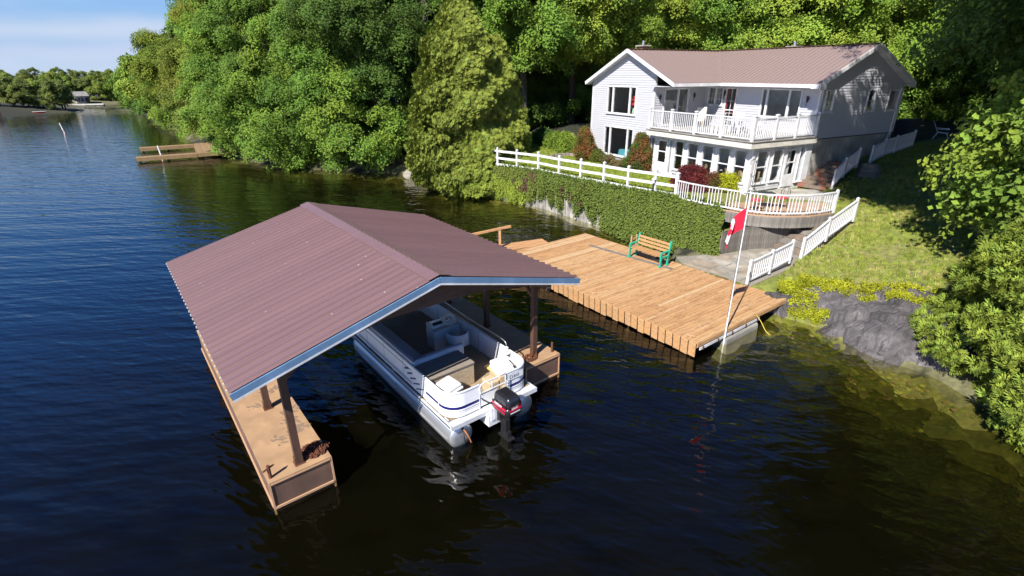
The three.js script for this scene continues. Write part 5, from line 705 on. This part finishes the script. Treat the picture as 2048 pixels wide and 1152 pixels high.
// ------------------------------------------------------------ planted wall, rock, lawn, shrubs and small things
{ // concrete retaining wall with ivy and shrubs spilling over it
  const lerpP = (A, f) => { const s = f * (A.length - 1), i = Math.min(A.length - 2, Math.floor(s)), t = s - i; return [mix(A[i][0], A[i + 1][0], t), mix(A[i][1], A[i + 1][1], t)]; };
  const yb = (f) => (f < .68 ? -.5 : mix(-.5, .5, (f - .68) / .32)), yt = (f) => 2.02 + .06 * f;
  const at = (f, k, out = 0) => { const a = lerpP(WALL_B, f), b = lerpP(WALL_T, f), y = mix(yb(f), yt(f), k), kk = clamp((y - Math.max(0, yb(f))) / (yt(f) - Math.max(0, yb(f)))); const e = f < .5 ? kk * .35 : Math.pow(kk, 1.2), nx = -.80, nz = .6 * 0 + .55; return V3(mix(a[0], b[0], e) + nx * out * -1 * -1, y, mix(a[1], b[1], e) + nz * out); };
  const n = 60, m = 8, pos = [], idx = [], uv = []; for (let i = 0; i <= n; i++) for (let j = 0; j <= m; j++) { const f = i / n, p = at(f, j / m, (fbm(f * 60, j * .9, 5, 3) - .5) * .12); pos.push(p.x, p.y, p.z); uv.push(f * 18, p.y); } for (let i = 0; i < n; i++) for (let j = 0; j < m; j++) { const a = i * (m + 1) + j; idx.push(a, a + m + 1, a + 1, a + 1, a + m + 1, a + m + 2); }
  const back = pos.length / 3; for (let i = 0; i <= n; i++) { const f = i / n, p = lerpP(WALL_T, f); pos.push(p[0] + .35, yt(f) - .02, p[1] - .25); uv.push(f * 18, 0); } for (let i = 0; i < n; i++) { const a = i * (m + 1) + m, b = back + i; idx.push(a, a + m + 1, b, b, a + m + 1, b + 1); }
  const w = single('retaining_wall', geoOf(pos, idx, uv), std([.62, .585, .52], .95, { map: tex(512, 256, (u, v) => { const a = fbm(u * 12, v * 5, 91, 5, 12, 5), s = fbm(u * 50, v * 3, 92, 4, 50, 3); return grey(.42 + .4 * a + .3 * (s - .5)); }, [6, 2.5]) }), 'pale stained concrete retaining wall rising from the water under ivy', 'wall');
  const h = thing('ivy_hedge', 'dense green ivy and creeping shrubs hanging over the concrete wall', 'hedge', [0, 0, 0], 0), r = rngOf(202), items = [[], []];
  for (let k = 0; k < 9000; k++) {
    const f = r(), kk = .1 + .92 * r(), y = mix(yb(f), yt(f), kk); if (y < .06) continue; const low = f < .62 ? step(.05, .35, f) * (1 - step(.50, .64, f)) : 0, edge = mix(0, .80, low) + (f < .12 ? .08 : 0), strand = fbm(f * 90, 2, 6, 2), cover = clamp((y / 2.05 - edge + (strand - .42) * 1.5 + (fbm(f * 34, y * 2, 7, 3) - .5) * .5) * 4 + .35); if (r() > cover) continue;
    const bulge = (f > .45 ? .18 : .1) * Math.sin(clamp(y / 2.1) * 2.7) + .22 * (fbm(f * 30, y * 1.6, 8, 3) - .3), p = at(f, kk, bulge + r() * .1); const twig = fbm(f * 40, y * 1.3, 77, 3) > .63 && f < .5 && y > 1.0, fresh = f < .22 && y < 1.5;
    items[k & 1].push({ p, q: facing(V3(-.5 + (r() - .5) * .6, .75, .45 + (r() - .5) * .6), r), s: .8 + r() * .6, c: tint(twig ? [.13, .085, .05] : fresh ? [.27, .34, .045] : f < .3 ? [.18, .225, .042] : [.145, .195, .036], r, .5) });
  }
  for (let k = 0; k < 1500; k++) { const f = r(), p = lerpP(WALL_T, f); items[k & 1].push({ p: V3(p[0] + (r() - .25) * .5, yt(f) + .02 + r() * .14, p[1] - (r() - .3) * .45), q: QE(r() * 6, r() * 6, r() * 6), s: .8 + r() * .6, c: tint([.13, .185, .032], r, .5) }); }
  const cr = new THREE.Group(); cr.name = 'foliage'; h.add(cr); items.forEach((it, k) => scatter(cr, 'leaves', IVY[k], leafMat, it));
  const st = []; for (let k = 0; k < 40; k++) { const f = .1 + .85 * r(), a = at(f, 1, .05), b = at(clamp(f + (r() - .5) * .02), .25 + r() * .4, .06); st.push(rod(a, b, .012, .008, 5)); } part(h, 'stems', st, M.bark);
}
{ // granite outcrop sloping into the lake
  const N = 70, Mz = 46, pos = [], idx = [], col = [], uv = [], keep = [];
  const top = (x, z) => { const d = polyD(x, z, SHORE2, false), inside = rbf(x, z) > 0 ? 1 : -1, s = d * inside; return -.35 + 1.3 * step(-.7, 1.5, s) + .18 * step(1.2, 2.6, s) + (fbm(x * .8 + z * .5, z * .7 - x * .3, 44, 4) - .5) * .6 + (fbm(x * 2.2, z * 2.2, 45, 5) - .5) * .22 + .17 * (1 - ((((x * .55 - z * .62 + fbm(x * .9, z * .9, 47, 3) * 1.1) * 1.25) % 1) + 1) % 1) + .07 * (1 - ((((x * .9 + z * .5 + fbm(x * 1.3, z * 1.3, 48, 2)) * 2.1) % 1) + 1) % 1) - .12; };
  const grid = []; for (let j = 0; j <= Mz; j++) for (let i = 0; i <= N; i++) { const x = 8.75 + i * .096, z = -17.4 + j * .125, e = Math.max(0, 1 - Math.min(i, N - i, j, Mz - j) / 7), sink = Math.max(0, -rbf(x, z) - .25), y = top(x, z) - 1.6 * e * e - sink * 2.2; grid.push([x, y, z]); pos.push(x, y, z); uv.push(x, z); }
  for (let j = 0; j < Mz; j++) for (let i = 0; i < N; i++) { const a = j * (N + 1) + i, q = [a, a + 1, a + N + 1, a + N + 2]; idx.push(a, a + N + 1, a + 1, a + 1, a + N + 1, a + N + 2); }
  const mat = std([.165, .155, .158], .85, { map: tex(512, 512, (u, v) => { const a = fbm(u * 7, v * 7, 81, 6, 7), q = fbm(u * 5 + 0, v * 26, 82, 4, 5, 26), l = step(.63, .70, fbm(u * 18, v * 18, 83, 4, 18)); const vein = Math.pow(1 - Math.abs(2 * fbm(u * 4, v * 9, 86, 4, 4, 9) - 1), 12); const sp = hash2(Math.floor(u * 512), Math.floor(v * 512), 7) - .5, b = .42 + .16 * sp + .46 * a + .18 * (q - .5) + .12 * l + .12 * vein; return [b, b * .985, b * .99]; }, [3.2, 3.2]), bumpMap: tex(256, 256, (u, v) => grey(fbm(u * 30, v * 30, 84, 5, 30)), [1.9, 1.9], true), bumpScale: .045, roughness: .95 });
  const rg = geoOf(pos, idx, uv).toNonIndexed(); rg.computeVertexNormals(); const rk = single('rock_outcrop', rg, mat, 'bare grey granite rock sloping into the lake beside the dock', 'rock');
  // yellow stonecrop cushions in a band along its upper edge
  const r = rngOf(61), it = [[], []]; const spots = [[10.25, -16.15, .36], [10.1, -16.9, .3], [10.8, -16.9, .34], [11.3, -16.55, .35], [11.8, -16.35, .4], [12.3, -16.05, .4], [12.75, -15.7, .45], [13.2, -15.35, .45], [13.6, -15.0, .4], [10.55, -15.6, .2]];
  for (const [sx, sz, R] of spots) for (let k = 0; k < 420 * R; k++) { const a = r() * 6.28, q = Math.sqrt(r()) * R * 1.25, x = sx + Math.cos(a) * q, z = sz + Math.sin(a) * q * .8; if (fbm(x * 2.4, z * 2.4, 90, 3) < .36) continue; it[k & 1].push({ p: V3(x, Math.max(top(x, z), landY(x, z)) + .015, z), q: QE(r() * 6, r() * 6, r() * 6), s: V3(.55 + r() * .4, .35, .55 + r() * .4), c: tint([.25, .265, .018], r, .5) }); }
  const st = new THREE.Group(); st.name = numbered('stonecrop_moss'); st.userData = { kind: 'stuff', label: 'yellow green stonecrop cushions on the granite', category: 'moss' }; scene.add(st); it.forEach((q, k) => scatter(st, 'cushions', SMALL[k], needleMat, q));
  // loose stones at the waterline
  for (let k = 0; k < 6; k++) { const f = r() * (SHORE2.length - 4), i = Math.floor(f), t = f - i, x = mix(SHORE2[i][0], SHORE2[i + 1][0], t) + (r() - .5) * .9, z = mix(SHORE2[i][1], SHORE2[i + 1][1], t) + (r() - .5) * .9, s = .06 + r() * .1, g = new THREE.IcosahedronGeometry(s, 1), P = g.attributes.position; for (let v = 0; v < P.count; v++) { const q = .75 + .5 * vn(P.getX(v) * 9 + k * 7, P.getY(v) * 9 + P.getZ(v) * 7, 3); P.setXYZ(v, P.getX(v) * q * 1.3, P.getY(v) * q * .7, P.getZ(v) * q); } g.computeVertexNormals(); const m = single('shore_stone', g, std([.13, .12, .115], .9, { map: T_concrete }), 'small grey stone at the foot of the granite rock', 'stone', 'stones along the rock foot'); m.position.set(x, Math.max(-.12, Math.min(.12, top(x, z))) + .02, z); }
}
{ const g = new THREE.IcosahedronGeometry(1, 4), P = g.attributes.position; for (let v = 0; v < P.count; v++) { const q = .8 + .4 * fbm(P.getX(v) * 2 + 5, P.getY(v) * 2 + P.getZ(v), 3, 3); P.setXYZ(v, P.getX(v) * q * 1.15, P.getY(v) * q * .62, P.getZ(v) * q); } g.computeVertexNormals(); const m = single('boulder', g, std([.42, .38, .32], .9, { map: T_concrete }), 'pale boulder at the waterline beside the golden cedar', 'rock'); m.position.set(-7.8, .25, -42.6); }
{ // lawn: blades as clumps over both lawns
  const r = rngOf(71), it = [], it2 = [];
  for (let k = 0; k < 26000; k++) { const x = -2 + r() * 13, z = -43 + r() * 19; if (!inPoly(x, z, TERRACE)) continue; const [s, t] = toHouse(x, z); if (s > -8.6 && t < 3.7) continue; if (inPoly(x, z, [...DECK_EDGE, [16, -24], [12.6, -25.2], [10.4, -26.9], [9, -26.8]])) continue; it.push({ p: V3(x, landY(x, z), z), q: QE(0, r() * 6, 0), s: V3(1.5, .55 + r() * .5, 1.5), c: tint([.19, .245, .032], r, .4) }); }
  for (let k = 0; k < 60000; k++) { const x = 9.6 + r() * 20, z = -36 + r() * 22; if (inPoly(x, z, TERRACE) || inPoly(x, z, LOWER) || inPoly(x, z, STAIRS)) continue; const [s] = toHouse(x, z); if (s < 5.95 && z < -25) continue; const y = landY(x, z); if (y < .55 || (polyD(x, z, SHORE2, false) < 2.3 && z > -16.4)) continue; const d = fbm(x * .9, z * .9, 72, 3); if (d > .66 && r() < .8) continue; it2.push({ p: V3(x, y, z), q: QE(0, r() * 6, 0), s: V3(1.5, .6 + r() * .9, 1.5), c: tint(r() < .18 ? [.34, .30, .11] : [.205, .25, .042], r, .35) }); }
  const mk = (n, label, items) => { const g = new THREE.Group(); g.name = n; g.userData = { kind: 'stuff', label, category: 'grass' }; scene.add(g); scatter(g, 'blades', TUFT, needleMat, items); };
  mk('lawn_grass', 'short mown grass of the garden lawn behind the white fence', it); mk('slope_grass', 'patchy drying grass on the slope beside the steps', it2);
}
{ // algae covered stones and silt mats lying on the muck near the shore
  const r = rngOf(808), geo = [0, 1, 2].map((q) => { const g = new THREE.IcosahedronGeometry(1, 1), P = g.attributes.position; for (let v = 0; v < P.count; v++) { const k = .65 + .7 * vn(P.getX(v) * 2.2 + q * 9, P.getZ(v) * 2.2 + P.getY(v) * 3, 5); P.setXYZ(v, P.getX(v) * k, P.getY(v) * k, P.getZ(v) * k); } g.computeVertexNormals(); return g; }), items = [[], [], []];
  const runs = [[WALL_B.slice(0, 7), 3.0, 9000], [SHORE.slice(9), 2.5, 3000], [[[7.2, -19.8], ...SHORE2.slice(0, 7)], 2.0, 16000]];
  for (const [P, reach, n] of runs) { const L = P.slice(1).map((p, i) => Math.hypot(p[0] - P[i][0], p[1] - P[i][1])), T = L.reduce((p, q) => p + q, 0); for (let k = 0; k < n; k++) { let u = r() * T, i = 0; while (u > L[i]) u -= L[i++]; const t = u / L[i], a = P[i], b = P[i + 1], nx = -(b[1] - a[1]) / L[i], nz = (b[0] - a[0]) / L[i], d = -Math.log(1 - r() * .97) * reach, x = mix(a[0], b[0], t) + nx * d + (r() - .5) * .8, z = mix(a[1], b[1], t) + nz * d + (r() - .5) * .8; if (fbm(x * .5, z * .5, 61, 3) < .34 + r() * .16) continue; const y = rbf(x, z); if (y > -.14) continue; const s = .02 + Math.pow(r(), 3) * .07, c = r(); items[k % 3].push({ p: V3(x, landY(x, z) + s * .05, z), q: QE((r() - .5) * .3, r() * 6.28, (r() - .5) * .3), s: V3(s * (.8 + r() * .8), s * .28, s), c: tint(c < .3 ? [.18, .175, .042] : c < .75 ? [.10, .11, .026] : [.14, .105, .045], r, .5) }); } }
  const g = new THREE.Group(); g.name = 'algae_stones'; g.userData = { kind: 'stuff', label: 'yellowish algae covered stones and silt under the shallow water', category: 'stones' }; scene.add(g); items.forEach((it, k) => scatter(g, 'stones', geo[k], needleMat, it));
}
// ---- shrubs
function shrub(name, label, x, y, z, w, h, col, o = {}) {
  const { n = 260, spray = SMALL, size = 1, shape = 'ball', mixc } = o, r = rngOf(treeSeed++), t = thing(name, label, 'shrub', [x, y, z], 0), items = [[], []];
  for (let k = 0; k < n; k++) { const f = r(), a = r() * 6.28, prof = shape === 'cone' ? Math.pow(Math.sin(Math.PI * clamp(.12 + .82 * Math.pow(f, .8))), .55) * (1 - .35 * f) : shape === 'spread' ? Math.sqrt(1 - f * f * .85) : Math.sqrt(Math.max(.04, 1 - Math.pow(2 * f - 1, 2))), rho = w / 2 * prof * (.72 + .35 * r()) * (.85 + .3 * vn(a * 2, f * 6, 9)); items[k & 1].push({ p: V3(Math.cos(a) * rho, h * (.04 + f * .94), Math.sin(a) * rho), q: QE(r() * 6, r() * 6, r() * 6), s: size * (.75 + r() * .5), c: tint(mixc && vn(a * 3, f * 7, 13) > .48 ? mixc : col, r, .4) }); }
  part(t, 'stems', Array.from({ length: 5 }, (_, k) => rod([0, -.05, 0], [Math.cos(k * 1.26) * w * .25, h * .6, Math.sin(k * 1.26) * w * .25], .02, .01, 5)), M.bark); const c = new THREE.Group(); c.name = 'foliage'; t.add(c); items.forEach((it, k) => scatter(c, 'leaves', spray[k], leafMat, it)); return t;
}
shrub('cone_shrub', 'browning cone shaped cedar shrub at the corner of the gable wall', 5.15, 2.3, -36.6, 1.45, 2.15, [.16, .15, .03], { n: 520, shape: 'cone', mixc: [.25, .115, .035] });
shrub('cone_shrub', 'browning cone shaped cedar shrub between gable window and sunroom door', 8.15, 2.22, -32.7, 1.5, 2.25, [.10, .15, .03], { n: 560, shape: 'cone', mixc: [.23, .11, .035] });
shrub('round_shrub', 'clipped round green shrub beside the browning corner shrub', 5.95, 2.26, -36.0, .85, .8, [.15, .17, .03], { n: 170 }); shrub('round_shrub', 'loose low shrub under the lower gable window', 6.6, 2.24, -35.1, .9, .55, [.12, .13, .04], { n: 130, mixc: [.20, .13, .07] }); shrub('round_shrub', 'small green shrub against the second browning cone', 7.6, 2.22, -33.3, .7, .75, [.09, .14, .028], { n: 120 }); shrub('low_shrub', 'low brownish ground shrub along the pink gravel bed', 7.15, 2.22, -33.9, 1.2, .42, [.14, .15, .05], { n: 130, mixc: [.21, .14, .06] });
shrub('barberry_bush', 'dark red barberry bush in front of the sunroom windows', 9.75, 2.16, -27.5, 1.9, 1.15, [.115, .018, .022], { n: 560, shape: 'spread', mixc: [.16, .03, .03] }); shrub('barberry_bush', 'smaller reddish bush beside the yellow green bush', 10.7, 2.16, -27.0, 1.1, .8, [.15, .05, .03], { n: 240, shape: 'spread', mixc: [.13, .12, .03] }); shrub('spirea_bush', 'bright yellow green bush in front of the sunroom corner', 11.45, 2.16, -26.9, 1.3, .85, [.38, .40, .02], { n: 340, shape: 'spread' });
{ const r = rngOf(88); for (let k = 0; k < 14; k++) { const f = k / 13, x = mix(2.4, 4.9, f) + (r() - .5) * .5, z = mix(-43.4, -38.2, f) + (r() - .5) * 1.6 - .6; shrub('bed_plant', 'leafy yellow green perennial in the raised garden bed', x, landY(x, z), z, 1.0 + r() * .5, .6 + r() * .4, k < 5 ? [.085, .17, .03] : [.18, .26, .03], { n: 130, size: 1.5, shape: 'spread' }).userData.group = 'plants in the raised bed'; } for (let k = 0; k < 12; k++) { const x = 31 + k * 1.15 + (r() - .5), z = -45.4 + k * .35 + (r() - .5); shrub('hosta', 'leafy green perennial in the sunlit bed behind the back lawn', x, landY(x, z), z, 1.5, .9, [.15, .24, .03], { n: 90, size: 2, shape: 'spread' }).userData.group = 'perennials in the back bed'; } }
{ const c = [[2.9, -37.9], [3.6, -38.3], [4.3, -38.5], [4.9, -38.2], [5.1, -37.6]], t = thing('stone_border', 'low stone border curving round the raised garden bed', 'border', [0, 0, 0], 0), r = rngOf(3), cv = new THREE.CatmullRomCurve3(c.map(([x, z]) => V3(x, 0, z))); for (let k = 0; k < 9; k++) { const p = cv.getPointAt((k + .5) / 9), d = cv.getTangentAt((k + .5) / 9); put(part(t, 'stone', rb(.30, .22 + r() * .08, .22, .04, 0, 0, 0, 0, 0, 0, 1), k % 2 ? M.stone : M.stair), p.x, landY(p.x, p.z) + .08, p.z, -Math.atan2(d.z, d.x)); } }
{ // gravel bed along the gable wall
  const g = prism([[5.2, -36.2], [6.4, -34.5], [7.8, -32.4], [8.8, -31.9], [9.4, -31.4], [8.2, -33.6], [6.6, -36.4], [5.6, -37.2]], 2.2, 2.265); const m = struct('gravel_bed', g, std([.40, .29, .24], 1, { map: T_fine })); }
// ---- small things
{ const f = thing('path_lantern', 'dark lantern hanging on the white fence rail', 'lantern', [7.28, 2.12, -25.98], 0); part(f, 'post', cy(.035, .04, .7, 8, 0, .3, 0), M.iron); part(f, 'lamp_head', [cy(.09, .07, .2, 8, 0, .76, 0), cy(.01, .12, .1, 8, 0, .9, 0)], M.aluPaint); }
{ const t = thing('plant_hook', 'tall black iron hook pole behind the curved railing', 'pole', [12.0, 2.13, -25.2], 0); part(t, 'pole', rod([0, 0, 0], [0, 1.75, 0], .018, .016, 7), M.iron); part(t, 'hook', tube([[0, 1.75, 0], [-.06, 1.95, 0], [-.22, 1.9, 0], [-.26, 1.75, 0], [-.2, 1.7, 0]], .016, 6), M.iron); part(t, 'hook', tube([[0, 1.75, 0], [.06, 1.92, .02], [.2, 1.86, .04], [.24, 1.72, .05]], .016, 6), M.iron); }
const bistro = (label, x, z, ry) => { const g = thing('patio_chair', label, 'chair', [x, 2.137, z], ry); for (const [a, b] of [[-.2, .2], [.2, .2], [-.2, -.2], [.2, -.2]]) part(g, 'leg', rod([a * 1.1, 0, b * 1.1], [a, .44, b], .014), M.iron); part(g, 'seat_cushion', rb(.46, .08, .44, .03, 0, .48, 0), std([.45, .04, .06], .8)); part(g, 'backrest', [tube([[-.21, .46, -.2], [-.22, .8, -.26], [0, .95, -.28], [.22, .8, -.26], [.21, .46, -.2]], .014, 6, 24), rod([-.1, .46, -.2], [-.1, .9, -.27], .008), rod([.1, .46, -.2], [.1, .9, -.27], .008)], M.iron); };
bistro('black iron chair with red cushion behind the curved railing', 11.2, -22.9, .4); bistro('black iron chair with red cushion at the end of the patio table', 12.55, -23.3, -1.2);
{ const g = thing('patio_table', 'small black iron table between red cushioned chairs', 'table', [11.85, 2.137, -23.3], 0); part(g, 'tabletop', cy(.38, .38, .02, 20, 0, .7, 0), M.iron); for (let k = 0; k < 3; k++) part(g, 'leg', rod([Math.cos(k * 2.1) * .3, 0, Math.sin(k * 2.1) * .3], [Math.cos(k * 2.1) * .1, .69, Math.sin(k * 2.1) * .1], .014), M.iron); }
{ const [x, z] = [29.2, -35.6], g = thing('lawn_chair', 'white reclining lawn chair on the shaded back lawn', 'chair', [x, landY(x, z), z], .9); for (const [a, b] of [[-.28, .35], [.28, .35], [-.28, -.35], [.28, -.35]]) part(g, 'leg', beam([a, 0, b * 1.2], [a, .42, b * .7], .05, .05), M.vinyl); part(g, 'seat', bx(.6, .04, .62, 0, .42, .05, .08), M.vinyl); for (let k = 0; k < 6; k++) part(g, 'back_slat', beam([-.25 + k * .1, .42, -.24], [-.25 + k * .1, 1.15, -.62], .07, .02), M.vinyl); part(g, 'armrest', beam([-.34, .66, .35], [-.34, .7, -.42], .08, .03), M.vinyl); part(g, 'armrest', beam([.34, .66, .35], [.34, .7, -.42], .08, .03), M.vinyl); part(g, 'foot_bar', beam([-.28, .1, .46], [.28, .1, .46], .04, .04), M.vinyl); }
{ const [x, z] = [26.4, -35.2], g = thing('barbecue', 'black covered barbecue at the back corner of the house', 'barbecue', [x, landY(x, z), z], .5); const c = new RoundedBoxGeometry(1.7, 1.25, .8, 3, .12), P = c.attributes.position; for (let i = 0; i < P.count; i++) P.setX(i, P.getX(i) * (1 + .07 * Math.sin(P.getY(i) * 9 + P.getZ(i) * 6))); c.computeVertexNormals(); part(g, 'cover', c.translate(0, .75, 0), M.dark); for (const [a, b] of [[-.6, .3], [.6, .3], [-.6, -.3], [.6, -.3]]) part(g, 'leg', bx(.06, .16, .06, a, .08, b), M.iron); part(g, 'shelf', bx(.4, .05, .5, 1.05, .95, 0), M.dark); }
{ const [x, z] = [19.4, -27.7], t = new THREE.CylinderGeometry(.42, .62, .62, 26, 5), P = t.attributes.position; for (let i = 0; i < P.count; i++) { const a = Math.atan2(P.getZ(i), P.getX(i)), k = 1 + .12 * Math.sin(a * 5) + .05 * Math.sin(a * 11); P.setX(i, P.getX(i) * k); P.setZ(i, P.getZ(i) * k); } t.computeVertexNormals(); const g = thing('tree_stump', 'weathered tree stump beside the shaded stair railing', 'stump', [x, landY(x, z), z]); part(g, 'body', t.translate(0, .26, 0), M.barkPale); part(g, 'cut_face', cy(.4, .4, .02, 22, 0, .585, 0), M.wicker); }
// ---- across the water
{ const d = thing('neighbour_dock', 'weathered wooden dock with two finger piers below the shore trees', 'dock', [-32.6, 0, -53.8], .56), w = [[.33, .22, .11], [.29, .20, .105], [.37, .25, .135]].map((q) => std(q, .9, { map: T_grain })), r = rngOf(12);
  for (let k = 0; k < 24; k++) part(d, 'plank', bx(.2, .05, 9.6, .15 + k * .21, .52, -4.4), w[Math.floor(r() * 3)]); part(d, 'fascia', bx(5.1, .3, .06, 2.55, .34, .43), w[0]); part(d, 'fascia', bx(.06, .3, 9.5, 0, .34, -4.4), w[0]);
  for (const z of [-.1, -8.6]) { const f = part(d, 'finger_pier', bx(5.2, .3, 1.1, -2.65, .32, z), w[0]); for (let k = 0; k < 4; k++) part(f, 'board', bx(5.2, .04, .26, -2.65, .495, z - .41 + k * .275), w[k % 3]); for (const x of [-5, -2.6]) part(f, 'pile', cy(.12, .12, 3.4, 8, x, -1.2, z), M.darkWood); }
  for (const [x, z] of [[.4, 0], [4.6, 0], [4.6, -8.8], [.4, -8.8]]) part(d, 'pile', cy(.12, .12, 3.2, 8, x, -1.1, z), M.darkWood); }
const buoy = (label, x, z, h, rz) => { const g = thing('marker_buoy', label, 'buoy', [x, 0, z], 0); g.rotation.z = rz; part(g, 'spar', cy(.07, .1, h, 12, 0, h / 2 - .25, 0), M.white); part(g, 'band', cy(.106, .106, .12, 12, 0, .25, 0), std([.6, .1, .03], .6)); part(g, 'cap', new THREE.SphereGeometry(.07, 12, 8).translate(0, h - .25, 0), M.white); };
buoy('tall white marker buoy out on the open lake', -68, -80.2, 1.6, .2); buoy('short white marker buoy floating by the neighbouring dock', -36.2, -53.6, 1.5, .12);
const cottage = (label, x, z, ry, w, wall, roof) => { const g = thing('cottage', label, 'house', [x, Math.max(.2, landY(x, z) - .2), z], ry); part(g, 'wall', bx(w, 2.2, 4, 0, 1.1, 0), wall); const s = new THREE.Shape([[-2.3, 0], [0, 1.2], [2.3, 0]].map(([a, b]) => new THREE.Vector2(a, b))); part(g, 'roof', new THREE.ExtrudeGeometry(s, { depth: w + .6, bevelEnabled: false }).rotateY(Math.PI / 2).translate(-w / 2 - .3, 2.2, 0), roof); for (const q of [-.3, 0, .3]) part(g, 'window', bx(w * .16, .9, .06, q * w, 1.2, 2.02), M.dark); part(g, 'door', bx(.8, 1.8, .05, w * .42, .9, 2.02), M.brown); };
cottage('white cottage half hidden behind the overhanging lime green tree', -88, -133, .7, 5, M.white, M.dark); cottage('small dark roofed boathouse at the far head of the lake', -126, -158, .9, 3, M.stucco, M.concrete); cottage('grey roofed shed on the near point across the lake', -107.5, -109.5, .8, 4, M.stucco, M.concrete);
{ const g = thing('swim_raft', 'pale low dock at the far head of the lake', 'dock', [-121.5, 0, -153.5], .4); part(g, 'deck', bx(9, .3, 2, 0, .3, 0), M.cream); part(g, 'float', bx(8.6, .4, 1.6, 0, .02, 0), M.dark); }
{ const g = thing('canoe', 'small red canoe drawn up on the near point across the lake', 'canoe', [-103.6, .25, -117.5], .6); const c = new THREE.SphereGeometry(1, 20, 10, 0, 6.283, Math.PI / 2, Math.PI / 2).scale(1.2, .35, .35); part(g, 'hull', c.translate(0, .45, 0), M.red); part(g, 'gunwale', tube(Array.from({ length: 20 }, (_, k) => [1.2 * Math.cos(k * .314), .46, .35 * Math.sin(k * .314)]), .03, 6, 60, true), M.white); }
renderer.render(scene, camera);
